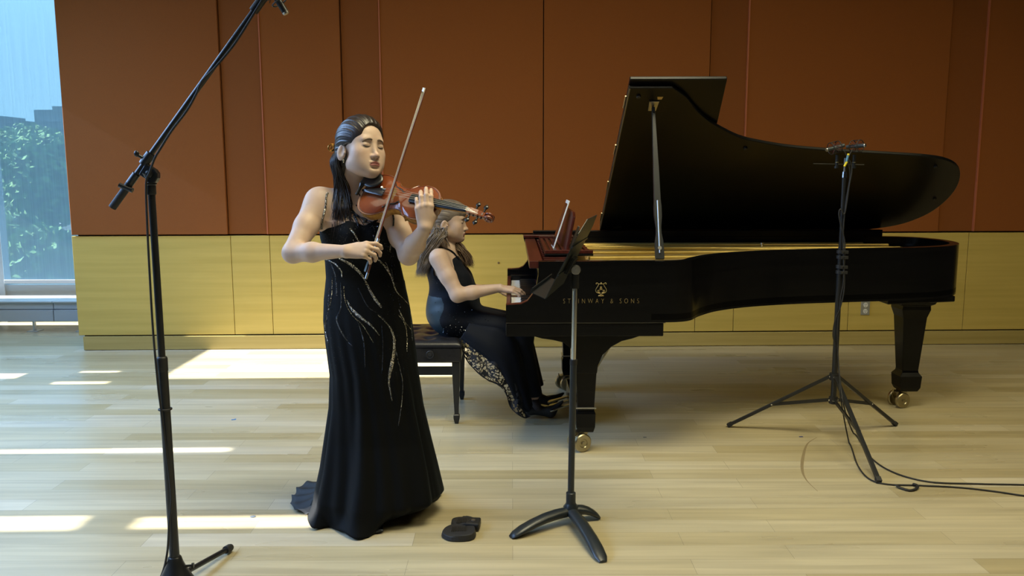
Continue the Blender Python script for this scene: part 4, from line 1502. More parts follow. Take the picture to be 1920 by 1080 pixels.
def surface(prims, lo, hi, res):
    lo = np.array(lo, float)
    hi = np.array(hi, float)
    B = 12
    nb = np.ceil((hi - lo) / (res * B)).astype(int)
    ctr = np.stack(np.meshgrid(*[np.arange(n) for n in nb], indexing='ij'), -1).reshape(-1, 3)
    C = lo + (ctr + .5) * B * res
    hd = B * res * .5 * 1.7321
    per = np.stack([prim_d(p, C) for p in prims], 1)
    d = vol_d(prims, C)
    act = np.where(np.abs(d) < hd * 1.35 + .006)[0]
    N = B + 2
    g = np.stack(np.meshgrid(*[np.arange(N)] * 3, indexing='ij'), -1).reshape(-1, 3)
    keys, verts, quads = [], [], []
    OFF = 4096
    addm = np.array([p[6] == '+' for p in prims])
    ks = np.array([p[5] for p in prims])
    corner = np.array([[i, j, k] for i in (0, 1) for j in (0, 1) for k in (0, 1)])
    edges = [(a, b) for a in range(8) for b in range(a + 1, 8) if np.abs(corner[a] - corner[b]).sum() == 1]
    for ai in act:
        o = ctr[ai] * B - 1
        row = per[ai]
        mn = row[addm].min()
        sel = np.where(addm, row < max(mn, -hd) + 2.2 * hd + ks, row < hd * 1.2 + ks)
        pr = [prims[i] for i in np.where(sel)[0]]
        P = lo + (g + o) * res
        D = vol_d(pr, P).reshape(N, N, N)
        S = D < 0
        if S.all() or not S.any():
            continue
        cells = [D[i:N - 1 + i, j:N - 1 + j, k:N - 1 + k] for i in (0, 1) for j in (0, 1) for k in (0, 1)]
        num = np.zeros((N - 1,) * 3 + (3,))
        cnt = np.zeros((N - 1,) * 3)
        for a, b in edges:
            da, db = cells[a], cells[b]
            m = (da < 0) != (db < 0)
            t = np.where(m, da / np.where(m, da - db, 1), 0)
            pos = corner[a] + t[..., None] * (corner[b] - corner[a])
            num += np.where(m[..., None], pos, 0)
            cnt += m
        used = cnt > 0
        idx = np.argwhere(used)
        pv = num[used] / cnt[used][:, None] + idx
        gk = idx + o + 8
        keys.append((gk[:, 0] * OFF + gk[:, 1]) * OFF + gk[:, 2])
        verts.append(lo + (pv + o) * res)
        for ax in range(3):
            sl0 = [slice(1, N - 1)] * 3
            A = D[1:N - 1, 1:N - 1, 1:N - 1]
            sh = [slice(1, N - 1)] * 3
            sh[ax] = slice(2, N)
            Bv = D[tuple(sh)]
            cr = np.argwhere((A < 0) != (Bv < 0))
            if not len(cr):
                continue
            inside = A[tuple(cr.T)] < 0
            c0 = cr + 1
            u = [(1, 0, 0), (0, 1, 0), (0, 0, 1)]
            a1, a2 = (ax + 1) % 3, (ax + 2) % 3
            e1, e2 = np.array(u[a1]), np.array(u[a2])
            q = [c0 - e1 - e2, c0 - e2, c0, c0 - e1]
            qk = [((x + o + 8)[:, 0] * OFF + (x + o + 8)[:, 1]) * OFF + (x + o + 8)[:, 2] for x in q]
            Q = np.stack(qk, 1)
            Q[~inside] = Q[~inside][:, ::-1]
            quads.append(Q)
    K = np.concatenate(keys)
    V = np.concatenate(verts)
    uk, ui = np.unique(K, return_index=True)
    Vv = V[ui]
    F = np.concatenate(quads)
    I = np.searchsorted(uk, F)
    ok = (I < len(uk)).all(1)
    I = I[ok]
    F = F[ok]
    ok = (uk[I] == F).all(1)
    return Vv, I[ok]


def mesh_from(name, V, F, m, parent, colors=None, mat_idx=None):
    me = bpy.data.meshes.new(name)
    me.vertices.add(len(V))
    me.vertices.foreach_set('co', V.astype(np.float32).ravel())
    me.loops.add(F.size)
    me.loops.foreach_set('vertex_index', F.astype(np.int32).ravel())
    me.polygons.add(len(F))
    me.polygons.foreach_set('loop_start', np.arange(0, F.size, F.shape[1], dtype=np.int32))
    me.polygons.foreach_set('loop_total', np.full(len(F), F.shape[1], dtype=np.int32))
    for x in (m if isinstance(m, (list, tuple)) else [m]):
        me.materials.append(x)
    if mat_idx is not None:
        me.polygons.foreach_set('material_index', mat_idx.astype(np.int32))
    me.update(calc_edges=True)
    me.validate()
    me.shade_smooth()
    if colors is not None:
        ca_ = me.color_attributes.new('tint', 'FLOAT_COLOR', 'POINT')
        ca_.data.foreach_set('color', np.concatenate([colors, np.ones((len(colors), 1))], 1).astype(np.float32).ravel())
    o = bpy.data.objects.new(name, me)
    COL.objects.link(o)
    if parent is not None:
        parent_keep(o, parent)
    return o


def frame(fwd, up):
    """columns: left, forward, up"""
    f = np.array(fwd, float)
    f /= np.linalg.norm(f)
    u = np.array(up, float)
    u = u - f * (u @ f)
    u /= np.linalg.norm(u)
    l = np.cross(u, f)
    return np.stack([l, f, u], 1)


def skin_material(name, base, lip, brow=None):
    m = mat(name, base, .48)
    b = bsdf(m)
    b.inputs['Subsurface Weight'].default_value = .12
    b.inputs['Subsurface Radius'].default_value = (.012, .005, .003)
    b.inputs['Subsurface Scale'].default_value = 1.0
    b.inputs['Specular IOR Level'].default_value = .35
    at = nd(m, 'ShaderNodeAttribute')
    at.attribute_name = 'tint'
    n = nd(m, 'ShaderNodeTexNoise')
    n.inputs['Scale'].default_value = 45
    n.inputs['Detail'].default_value = 4
    mr = nd(m, 'ShaderNodeMapRange')
    mr.inputs['To Min'].default_value = .93
    mr.inputs['To Max'].default_value = 1.05
    lk(m, coords(m), n.inputs['Vector'])
    lk(m, n.outputs['Fac'], mr.inputs['Value'])
    v = nd(m, 'ShaderNodeVectorMath', operation='SCALE')
    lk(m, at.outputs['Color'], v.inputs[0])
    lk(m, mr.outputs['Result'], v.inputs['Scale'])
    lk(m, v.outputs['Vector'], b.inputs['Base Color'])
    return m


def head_vol(V, C, R, s=1.0, nose=1.0, chin=1.0, jaw=1.0, eyes_closed=True):
    """head in its own frame (left, forward, up), origin between the eyes' height and the ears"""
    def T(x, y, z):
        return C + R @ (np.array([x, y, z]) * s)

    def e(c, r, k=.02, op='+', rot=None):
        RR = R if rot is None else R @ rot
        V.ell(T(*c), np.array(r) * s, RR, k, op)

    def c_(a, b, ra, rb, k=.02, op='+'):
        V.cap(T(*a), T(*b), ra * s, rb * s, k, op)

    def rx(a):
        return np.array([[1, 0, 0], [0, math.cos(a), -math.sin(a)], [0, math.sin(a), math.cos(a)]])

    def rz(a):
        return np.array([[math.cos(a), -math.sin(a), 0], [math.sin(a), math.cos(a), 0], [0, 0, 1]])

    def ry(a):
        return np.array([[math.cos(a), 0, math.sin(a)], [0, 1, 0], [-math.sin(a), 0, math.cos(a)]])
    e((0, -.018, .034), (.074, .092, .084))
    e((0, .030, .028), (.064, .056, .062), .03)
    e((0, .026, -.030), (.062, .060, .078), .03)
    for q in (-1, 1):
        e((q * .040, .050, -.028), (.026, .026, .026), .025)          # cheek
        e((q * .044 * jaw, .010, -.070), (.018, .030, .020), .035)     # jaw corner
        c_((q * .044 * jaw, .012, -.074), (q * .012, .066, -.101), .013, .013, .03)
    e((0, .062, -.070), (.034, .026, .034), .025)                     # muzzle
    e((0, .070, -.103 * chin), (.019, .015, .014), .022)
    e((0, .042, -.086), (.044 * jaw, .036, .024), .03)              # chin
    # brows and sockets
    for q in (-1, 1):
        e((q * .026, .076, .020), (.020, .010, .009), .016)
        e((q * .031, .094, -.001), (.016, .011, .009), .016, '-')
        e((q * .031, .0735, -.001), (.0165, .0130, .0115), .006)       # closed lid over the eye
    # nose
    c_((0, .079, .004), (0, .099, -.038), .0075, .0085, .014)
    e((0, .099 + .004 * nose, -.0435), (.0098, .0105, .0088), .010)
    for q in (-1, 1):
        e((q * .0115, .0925, -.0455), (.0072, .0095, .0066), .007)
        e((q * .0058, .1005, -.0520), (.0032, .0050, .0026), .004, '-')
    c_((0, .087, -.054), (0, .0885, -.061), .006, .006, .010)
    for q in (-1, 1):
        e((q * .036, .044, -.056), (.026, .028, .032), .03)
    # lips
    e((0, .0895, -.0675), (.0215, .0075, .0050), .006)
    e((0, .0885, -.0775), (.0180, .0080, .0058), .006)
    for q in (-1, 1):
        c_((0, .0975, -.0725), (q * .011, .0945, -.0735), .0011, .0010, .003, '-')
        c_((q * .011, .0945, -.0738), (q * .0240, .0830, -.0795), .0010, .0009, .003, '-')
    e((0, .090, -.0885), (.016, .006, .004), .010, '-')
    # ears
    for q in (-1, 1):
        rot = rz(q * .42) @ rx(-.18)
        e((q * .0800, -.018, -.024), (.0080, .0200, .0315), .007, '+', rot)
        e((q * .0850, -.011, -.018), (.0060, .0120, .0195), .004, '-', rot)
        e((q * .0780, .001, -.026), (.0040, .0050, .0065), .004, '+', rot)
        c_((q * .083, -.017, -.006), (q * .085, -.022, -.022), .0026, .0022, .004)
    return T


def head_colors(V, T_C, R, s, base, lip, cheek=1.0):
    q = (V - T_C) @ R / s
    n = len(V)
    col = np.tile(np.array(base, float), (n, 1))

    def g(c, r):
        return np.exp(-(((q - np.array(c)) / np.array(r)) ** 2).sum(1))
    ck = np.maximum(g((-.043, .06, -.035), (.020, .03, .018)), g((.043, .06, -.035), (.020, .03, .018)))
    col *= (1 - .10 * cheek * ck[:, None] * np.array([.2, 1.0, .9]))
    nt_ = g((0, .11, -.038), (.014, .014, .012))
    col *= (1 - .10 * nt_[:, None] * np.array([.1, 1.0, 1.0]))
    x, z, y = q[:, 0], q[:, 2], q[:, 1]
    zc = -.0722 - .0055 * np.clip((np.abs(x) / .022), 0, 1) ** 2
    h = .0085 * np.clip(1 - (x / .0235) ** 2, 0, 1) ** .6
    m = 1 / (1 + np.exp(-(h - np.abs(z - zc)) / .0009))
    m = np.where((y > .075) & (np.abs(x) < .0235), m, 0)
    col = col * (1 - m[:, None]) + np.array(lip) * m[:, None]
    line = np.exp(-((z - zc) / .0011) ** 2) * (np.abs(x) < .0215) * (y > .075)
    col *= (1 - .55 * line[:, None])
    el = np.maximum(g((-.031, .08, -.004), (.017, .02, .009)), g((.031, .08, -.004), (.017, .02, .009)))
    col *= (1 - .10 * el[:, None])
    return col


def surf_snap(bvh, p, d, off=.0):
    """drop point p along direction d on the surface, lifted by off"""
    p, d = Vector(p), Vector(d).normalized()
    hit = bvh.ray_cast(p - d * .12, d, .3)
    if hit[0] is None:
        return p
    return hit[0] + hit[1] * off


def face_hair_lines(T, R, bvh, parent, brow_m, lash_m, tilt=.0, s=1.0, lid_z=-.0055):
    fw = Vector(R[:, 1])
    for q in (-1, 1):
        pts = [(.0125, .0150 + tilt), (.020, .0190 + tilt * .5), (.030, .0205 - tilt * .4), (.040, .0180 - tilt), (.047, .0130 - tilt * 1.4)]
        wp = [surf_snap(bvh, T(q * x, .10, z), -fw, .0006) for x, z in pts]
        MB().tube(spline(wp, 5), [.0012 + .0024 * math.sin(math.pi * min(1, i / 20 + .2)) for i in range(21)], 8).build('eyebrow', brow_m, parent, smooth=180)
        pts = [(.0165, lid_z + .0006), (.022, lid_z - .0020), (.030, lid_z - .0032), (.038, lid_z - .0022), (.0455, lid_z + .0008)]
        wp = [surf_snap(bvh, T(q * x, .10, z), -fw, .0003) for x, z in pts]
        MB().tube(spline(wp, 5), [.0006 + .0009 * math.sin(math.pi * i / 20) for i in range(21)], 6).build('eyelashes', lash_m, parent, smooth=180)


def hand_vol(V, wrist, d, n, s_dir, fingers, thumb, sc=.92, k=.0045):
    """d finger direction, n out of the back of the hand, s_dir to the thumb; fingers: 4 lists of (curl1, curl2, curl3, spread)"""
    w = np.array(wrist, float)
    d = np.array(d, float)
    d /= np.linalg.norm(d)
    n = np.array(n, float)
    n -= d * (n @ d)
    n /= np.linalg.norm(n)
    s_ = np.cross(n, d)
    if s_ @ np.array(s_dir, float) < 0:
        s_ = -s_

    def P(x, y, z):
        return w + (d * x + s_ * y + n * z) * sc
    kn = [(.084, .027, .002), (.088, .008, .005), (.083, -.011, .003), (.074, -.028, -.001)]
    # palm
    for i, (x, y, z) in enumerate(kn):
        V.cap(P(.004, y * .45, -.002), P(x, y, z - .004), .0135, .0105, .014)
    V.ell(P(.045, .002, -.008), (.034 * sc, .030 * sc, .013 * sc), np.stack([d, s_, n], 1), .014)
    V.cap(P(.015, .016, -.010), P(.045, .030, -.014), .013, .012, .014)
    lens = [(.040, .024, .019), (.044, .027, .020), (.041, .025, .020), (.032, .019, .018)]
    for i, (x, y, z) in enumerate(kn):
        c1, c2, c3, sp = fingers[i]
        p = P(x, y, z - .003)
        a = 0
        dd = d * math.cos(sp) + s_ * math.sin(sp)
        r = [.0088, .0080, .0074, .0064]
        if i == 3:
            r = [q_ * .88 for q_ in r]
        for j, (L_, c) in enumerate(zip(lens[i], (c1, c2, c3))):
            a += c
            q = p + (dd * math.cos(a) - n * math.sin(a)) * L_ * sc
            V.cap(p, q, r[j] * sc / .92, r[j + 1] * sc / .92, k if j else .006)
            p = q
    pts = [P(*t) for t in thumb]
    r = [.0125, .0105, .0092, .0074]
    for j in range(len(pts) - 1):
        V.cap(pts[j], pts[j + 1], r[j], r[j + 1], .008 if j else .012)
    return P


def hair_lock(b, pts, r0, r1, n=7, flat=None, jitter=0):
    P_ = spline(pts, 7)
    m = len(P_)
    rs = [(r0 + (r1 - r0) * (i / (m - 1))) * (min(1, .35 + 6 * i / m)) * (1 if i < m * .8 else max(.12, (m - 1 - i) / (m * .2))) for i in range(m)]
    b.tube(P_, rs, n, flat=flat)

# ================================================================== THE VIOLINIST
TY = 3.42
SK1 = (.56, .405, .315)
M['skin_violinist'] = skin_material('skin_violinist', SK1, (.42, .16, .15))
M['hair_dark'] = noisy('dark_brown_hair', (.009, .007, .007), (.030, .018, .014), (260, 260, 6), 1.0, .38, 3, .35)
bsdf(M['hair_dark']).inputs['Specular IOR Level'].default_value = .6
M['gown'] = mat('black_crepe', (.0012, .0015, .0020), .70)
bsdf(M['gown']).inputs['Specular IOR Level'].default_value = .15
bsdf(M['gown']).inputs['Sheen Weight'].default_value = .025
bsdf(M['gown']).inputs['Sheen Tint'].default_value = (.45, .7, .9, 1)
M['train'] = mat('sheer_black_chiffon', (.003, .006, .009), .7)
bsdf(M['train']).inputs['Alpha'].default_value = .93


def sequin_material(name, c, density=420):
    m = mat(name, c, .22, .9)
    vo = nd(m, 'ShaderNodeTexVoronoi')
    vo.inputs['Scale'].default_value = density
    lk(m, coords(m), vo.inputs['Vector'])
    r = nd(m, 'ShaderNodeValToRGB')
    r.color_ramp.elements[0].position = .40
    r.color_ramp.elements[0].color = (c[0] * .02, c[1] * .02, c[2] * .02, 1)
    r.color_ramp.elements[1].position = .72
    r.color_ramp.elements[1].color = (*c, 1)
    lk(m, vo.outputs['Color'], r.inputs['Fac'])
    lk(m, r.outputs['Color'], bsdf(m).inputs['Base Color'])
    bp = nd(m, 'ShaderNodeBump')
    bp.inputs['Strength'].default_value = .9
    bp.inputs['Distance'].default_value = .002
    lk(m, vo.outputs['Distance'], bp.inputs['Height'])
    lk(m, bp.outputs['Normal'], bsdf(m).inputs['Normal'])
    return m


M['sequin'] = sequin_material('silver_sequins', (.62, .58, .50))
M['jet_bead_plain'] = mat('dark_bead', (.12, .13, .15), .2, .9)
M['jet_bead'] = sequin_material('jet_beads', (.10, .11, .13))

vio_f = px(690, 965, Z=0)
vn = thing('person', 'standing violinist in a long black sequined gown, eyes closed, playing the violin', 'person', (vio_f.x, 3.38, 0))

# gown silhouette table: picture row, left, right, depth centre Y, half depth
rows = [(404, 606, 742, 3.425, .088), (430, 601, 744, 3.425, .098), (445, 602, 744, 3.425, .100), (460, 606, 745, 3.42, .096), (490, 611, 748, 3.42, .088), (520, 613, 755, 3.415, .088), (560, 609, 764, 3.41, .100), (600, 608, 771, 3.405, .112),
        (640, 612, 776, 3.40, .118), (700, 620, 783, 3.39, .120), (760, 618, 792, 3.39, .125), (820, 609, 806, 3.39, .145), (870, 602, 818, 3.39, .180), (920, 592, 829, 3.40, .23)]
tab_g = []
for v, l, r, yc, hb_ in rows:
    pl__, pr = px(l, v, Y=yc), px(r, v, Y=yc)
    tab_g.append((pl__.z, (pl__.x + pr.x) / 2, (pr.x - pl__.x) / 2, yc, hb_))
tab_g = np.array(tab_g)[::-1]


def gprof(z, pad=0.0):
    z = np.asarray(z, float)
    cx = np.interp(z, tab_g[:, 0], tab_g[:, 1])
    a = np.interp(z, tab_g[:, 0], tab_g[:, 2]) + pad
    cy = np.interp(z, tab_g[:, 0], tab_g[:, 3])
    b = np.interp(z, tab_g[:, 0], tab_g[:, 4]) + pad
    return cx, cy, a, b


z_hip = px(690, 640, Y=TY).z
z_top = px(690, 420, Y=TY).z
FV = np.array([math.sin(math.radians(25)), -math.cos(math.radians(25)), 0])     # chest direction
LV = np.array([math.cos(math.radians(25)), math.sin(math.radians(25)), 0])


def torso_fun(P):
    z = np.clip(P[:, 2], z_hip - .1, z_top)
    cx, cy, a, b = gprof(z, -.008)
    q = np.sqrt(((P[:, 0] - cx) / a) ** 2 + ((P[:, 1] - cy) / b) ** 2)
    d = (q - 1) * np.minimum(a, b) * .95
    top = P[:, 2] - z_top
    bot = (z_hip - .1) - P[:, 2]
    return np.maximum(np.maximum(d, top), bot)


VB = Vol()
VB.fun(torso_fun, .03)
nb_ = np.array(px(652, 372, Y=3.425))          # pit of the neck, roughly
hc = np.array(px(678, 278, Y=3.385))           # head origin
shR = np.array(px(597, 377, Y=3.415))
shL = np.array(px(733, 392, Y=3.43))
elR = np.array(px(549, 474, Y=3.25))
wrR = np.array(px(648, 471, Y=3.135))
elL = np.array(px(766, 478, Y=3.34))
wrL = np.array(px(797, 427, Y=3.165))
# upper chest, shoulders, neck
chest = np.array(px(672, 412, Y=3.425))
VB.ell(chest, (.135, .085, .075), None, .05)
VB.cap(shR + (.012, 0, 0), nb_ + (-.01, .01, -.005), .040, .040, .05)
VB.cap(shL + (-.012, 0, 0), nb_ + (.045, .01, -.02), .040, .045, .05)
VB.cap(shR + (.02, 0, -.03), shL + (-.02, 0, -.03), .055, .055, .06)
hb2 = hc + np.array([-.028, .03, -.075])
VB.cap(nb_ + (.004, .012, -.03), hb2, .050, .046, .045)
VB.cap(np.array(px(640, 385, Y=3.37)), hc + np.array([-.055, .0, -.06]), .008, .009, .03)
bustc = np.array(px(688, 440, Y=3.35))
# arms
VB.cap(shR, shR * .5 + elR * .5, .050, .045, .04)
VB.cap(shR * .5 + elR * .5, elR, .045, .039, .02)
VB.cap(elR, elR * .62 + wrR * .38, .037, .036, .02)
VB.cap(elR * .62 + wrR * .38, wrR, .036, .0225, .02)
VB.cap(shL, shL * .45 + elL * .55, .046, .043, .04)
VB.cap(shL * .45 + elL * .55, elL, .043, .038, .02)
VB.cap(elL, elL * .6 + wrL * .4, .039, .038, .02)
VB.cap(elL * .6 + wrL * .4, wrL, .038, .0235, .02)
# bow hand
hand_vol(VB, wrR, (.93, -.08, .10), (-.10, -.78, .62), (0.1, 0, 1),
         [(.35, .75, .45, .10), (.62, .80, .40, .0), (.80, .80, .40, -.06), (.95, .70, .30, -.14)],
         [(.018, .018, -.010), (.045, .028, -.030), (.068, .022, -.046), (.086, .010, -.050)], .93)
# string hand
hand_vol(VB, wrL, (-.02, .02, 1), (.10, -1, .1), (1, 0, 0),
         [(.28, .42, .40, .03), (.30, .48, .40, .02), (.30, .55, .45, -.02), (.35, .65, .5, -.05)],
         [(.012, .018, -.012), (.040, .038, -.022), (.066, .050, -.028), (.092, .054, -.030)], .95)
# head
yaw = math.radians(44)
pit = math.radians(7)
rol = math.radians(6)
fv = np.array([math.sin(yaw) * math.cos(pit), -math.cos(yaw) * math.cos(pit), math.sin(pit)])
lv = np.array([math.cos(yaw), math.sin(yaw), 0])
uv = np.cross(fv, lv)
uv = uv * math.cos(rol) + lv * math.sin(rol)
HR = frame(fv, uv)
n_head = len(VB.p)
HT = head_vol(VB, hc, HR, 1.02, nose=.8, jaw=1.08)
lo = np.array([-1.0, 3.0, z_hip - .12])
hi = np.array([-.25, 3.62, 1.72])
Vv, Ff = surface(VB.p, lo, hi, .0025)
col = head_colors(Vv, hc, HR, 1.02, SK1, (.42, .15, .14))
col[np.linalg.norm(Vv - hc, axis=1) > .16] = SK1
body = mesh_from('body', Vv, Ff, M['skin_violinist'], None, col)
bvh1 = BVHTree.FromPolygons([tuple(v) for v in Vv], [tuple(f) for f in Ff])
parent_keep(body, vn)
face_hair_lines(HT, HR, bvh1, body, mat('soft_black_brow', (.13, .090, .065), .8), mat('black_lash', (.01, .008, .007), .6), tilt=.003)

# hair --------------------------------------------------------------
HV = Vol()


def HTp(x, y, z):
    return hc + HR @ (np.array([x, y, z]) * 1.02)


HV.ell(HTp(0, -.018, .036), np.array((.087, .104, .091)) * 1.02, HR, .02)
HV.ell(HTp(0, .004, .058), np.array((.072, .080, .070)) * 1.02, HR, .02)
HV.ell(HTp(0, -.060, -.03), np.array((.060, .050, .070)) * 1.02, HR, .03)
HV.cap(HTp(-.045, -.062, -.01), HTp(-.050, -.070, -.10), .026, .020, .03)
# cut the face free, with a parting at the middle of the forehead
HV.ell(HTp(0, .094, -.026), np.array((.068, .074, .078)) * 1.02, HR, .006, '-')
HV.ell(HTp(0, .088, .034), np.array((.044, .052, .048)) * 1.02, HR, .010, '-')
HV.ell(HTp(-.078, .020, -.040), np.array((.040, .044, .046)) * 1.02, HR, .006, '-')
HV.ell(HTp(.078, .020, -.040), np.array((.040, .044, .046)) * 1.02, HR, .006, '-')


def strand_grooves(P):
    q = (P - hc) @ HR
    a = np.arctan2(q[:, 0], q[:, 2] - .02)
    return 0.0 * a


Hv, Hf = surface(HV.p, hc - .17, hc + .17, .002)
cutd = np.min(np.stack([prim_d(p, Hv) for p in HV.p if p[6] == '-'], 1), 1)
keep = np.clip((cutd - .002) / .012, 0, 1) * np.clip((vol_d(VB.p[n_head:], Hv) - .003) / .006, 0, 1)
q = (Hv - hc) @ HR
nrm = q / np.linalg.norm(q, axis=1)[:, None]
wav = np.sin(np.arctan2(q[:, 0], q[:, 2] + .05) * 46 + q[:, 1] * 14) * .0009 + np.sin(np.arctan2(q[:, 0], q[:, 2] + .05) * 97 + 1.3) * .0005
Hv = Hv + (nrm * (wav * keep)[:, None]) @ HR.T
hair = mesh_from('hair', Hv, Hf, M['hair_dark'], None)
parent_keep(hair, body)
# long lengths falling in front of her right shoulder and down the back
hl = MB()
rr = random.Random(3)
for i in range(460):
    f = rr.random()
    x = -.070 - .012 * rr.random()
    y0 = -.088 + .050 * f
    p0 = HTp(x + .02 * (1 - f), y0, .0 - .02 * rr.random())
    p1 = HTp(x - .006, y0 - .002, -.060)
    u_end = 619 + 46 * rr.random() ** 1.1 + (8 if f > .6 else 0)
    v_end = 404 + 56 * rr.random()
    yb = 3.335 + .05 * rr.random()
    fr_ = (u_end - 618) / 52 + rr.uniform(-.12, .12)
    a1 = px(628 + 22 * fr_ + rr.uniform(-3, 3), 350, Y=3.36 + .05 * rr.random())
    a2 = px(625 + 30 * fr_ + rr.uniform(-4, 4), 385, Y=yb)
    e_ = px(u_end, v_end, Y=yb - .012)
    hair_lock(hl, [p0, p1, a1, a2, (a2 + e_) / 2 + Vector((rr.uniform(-.006, .006), 0, 0)), e_], .0022, .0008, 5)
for i in range(130):
    x = -.055 + .11 * rr.random()
    p0 = HTp(x, -.085, .02)
    p1 = HTp(x * .9, -.105, -.06)
    e_ = px(640 + 60 * rr.random(), 430 + 40 * rr.random(), Y=3.545)
    m_ = px(640 + 50 * rr.random(), 370, Y=3.51)
    hair_lock(hl, [p0, p1, m_, e_], .0045, .0015, 5)
hl.build('hair_lengths', M['hair_dark'], hair, smooth=180, recalc=False)
# gold hair clip, earring
cpos = Vector(px(622, 277, Y=3.43))
b = MB().ring(cpos, (.15, -1, .1), .0135, .0030, 26, 8).ring(cpos + Vector((.004, -.002, 0)), (.15, -1, .1), .0065, .0025, 20, 8)
b.build('hair_clip', mat('amber_gold', (.40, .20, .04), .2, .8), hair, smooth=180)
er = HTp(-.080, -.004, -.056)
MB().sphere(er, .0035, 10, 8).sphere(Vector(er) + Vector((0, -.001, -.007)), .0025, 10, 8).build('earring', M['brass'], body, smooth=180)

# gown ----------------------------------------------------------------
NT = 220
hem_px = [(829, 922), (815, 940), (790, 950), (765, 958), (735, 966), (718, 985), (700, 1002), (668, 1012), (640, 1000), (618, 988), (586, 993), (578, 968), (590, 930)]
hem_front = [Vector((p.x, p.y, 0)) for p in (px(u, v, Z=0.004) for u, v in hem_px)]
hem_back = [Vector((-.78, 3.52, 0)), Vector((-.66, 3.60, 0)), Vector((-.50, 3.62, 0)), Vector((-.36, 3.56, 0))]
hem = spline(hem_front + hem_back, 14, closed=True)
hcx = sum(p.x for p in hem) / len(hem)
hcy = 3.39
ang = np.array([math.atan2(p.y - hcy, p.x - hcx) for p in hem])
rad = np.array([math.hypot(p.x - hcx, p.y - hcy) for p in hem])
od = np.argsort(ang)
ang, rad = ang[od], rad[od]
z_fl = tab_g[0, 0]
vs = []
levels = []
ztop_c = px(690, 424, Y=TY).z


def neck_z(th):
    """height of the top edge of the bodice, seen round the body"""
    x = math.cos(th)
    front = -math.sin(th)
    if front > 0:
        ups = px(0, 421, Y=3.34).z
        s_ = px(0, 412, Y=3.34).z
        dip = .010 * math.exp(-((x - .25) / .14) ** 2)
        return ups + (s_ - ups) * abs(x) ** 1.5 * .6 - dip + .010 * (math.exp(-((x - .62) / .2) ** 2) + math.exp(-((x + .15) / .2) ** 2))
    return px(0, 430, Y=3.5).z


NL = 150
for i in range(NL + 1):
    f = i / NL
    for j in range(NT):
        th = -math.pi + 2 * math.pi * j / NT
        zt_ = neck_z(th)
        z = zt_ + (0.004 - zt_) * f
        if z > z_fl:
            cx, cy, a, b_ = [float(v) for v in gprof(z)]
        else:
            g = (z_fl - z) / (z_fl - .004)
            cx, cy, a, b_ = [float(v) for v in gprof(z_fl)]
        c, s_ = math.cos(th), math.sin(th)
        # bust
        front = max(0, -(s_))
        bz = math.exp(-((z - bustc[2]) / .045) ** 2)
        bump = .020 * bz * (math.exp(-((c - .55) / .26) ** 2) + math.exp(-((c + .10) / .26) ** 2)) * (1 if s_ < 0 else 0)
        x = cx + a * c
        y = cy + b_ * s_ - bump
        low = max(0, min(1, (.95 - z) / .95))
        fold = .030 * low ** 1.6 * (math.sin(7 * th + .6) * .5 + math.sin(11 * th + 2.2) * .35 + .25 * math.sin(17 * th)) + .0022 * math.sin(23 * th + z * 9) * min(1, low * 3)
        r_ = math.hypot(x - cx, y - cy)
        x += (x - cx) / r_ * fold * (.25 if abs(c) > .9 else .8)
        y += (y - cy) / r_ * fold
        if z <= z_fl:
            R_ = float(np.interp(th, ang, rad, period=2 * math.pi))
            hx_, hy_ = hcx + R_ * c, hcy + R_ * s_
            w_ = g ** 1.5
            x = x * (1 - w_) + hx_ * w_
            y = y * (1 - w_) + hy_ * w_
            z += .006 * g * (1 + math.sin(9 * th))
        vs.append((x, y, z))
V_ = np.array(vs)
F_ = np.array([(i * NT + j, (i + 1) * NT + j, (i + 1) * NT + (j + 1) % NT, i * NT + (j + 1) % NT) for i in range(NL) for j in range(NT)])
gown = mesh_from('gown', V_, F_, M['gown'], None)
so = gown.modifiers.new('thick', 'SOLIDIFY')
so.thickness = .003
so.offset = 1
parent_keep(gown, vn)
bvhg = BVHTree.FromPolygons([tuple(v) for v in V_], [tuple(int(i) for i in f) for f in F_])


def on_gown(u, v, off=.003):
    o = Vector((0, 0, EYE))
    p = px(u, v, Y=3.3)
    h = bvhg.ray_cast(o, (p - o).normalized(), 8)
    if h[0] is None:
        h = bvhg.find_nearest(p)
    nn = h[1] if h[1].dot(o - h[0]) > 0 else -h[1]
    return h[0] + nn * off, nn


def sequin_line(pts, w, m, name):
    w = [q_ * .72 for q_ in w]
    """beadwork ribbon lying on the gown; w = half widths in metres at each surveyed point"""
    P_ = spline([Vector((a, b, 0)) for a, b in pts], 8)
    n = len(P_)
    ws = np.interp(np.linspace(0, 1, n), np.linspace(0, 1, len(w)), w)
    b = MB()
    vs_ = []
    last = None
    for i, p in enumerate(P_):
        c, nn = on_gown(p.x, p.y)
        a0, a1 = P_[max(0, i - 1)], P_[min(n - 1, i + 1)]
        t, _ = on_gown(a1.x, a1.y)
        t0_, _ = on_gown(a0.x, a0.y)
        t = (t - t0_)
        t = t.normalized() if t.length > 1e-6 else Vector((0, 0, -1))
        s_ = t.cross(nn).normalized()
        vs_ += [c - s_ * ws[i], c + nn * .002, c + s_ * ws[i], c - nn * .002]
    fs_ = []
    for i in range(n - 1):
        for k in range(4):
            fs_.append((4 * i + k, 4 * i + (k + 1) % 4, 4 * i + 4 + (k + 1) % 4, 4 * i + 4 + k))
    b.add(vs_, fs_)
    b.build(name, m, gown)


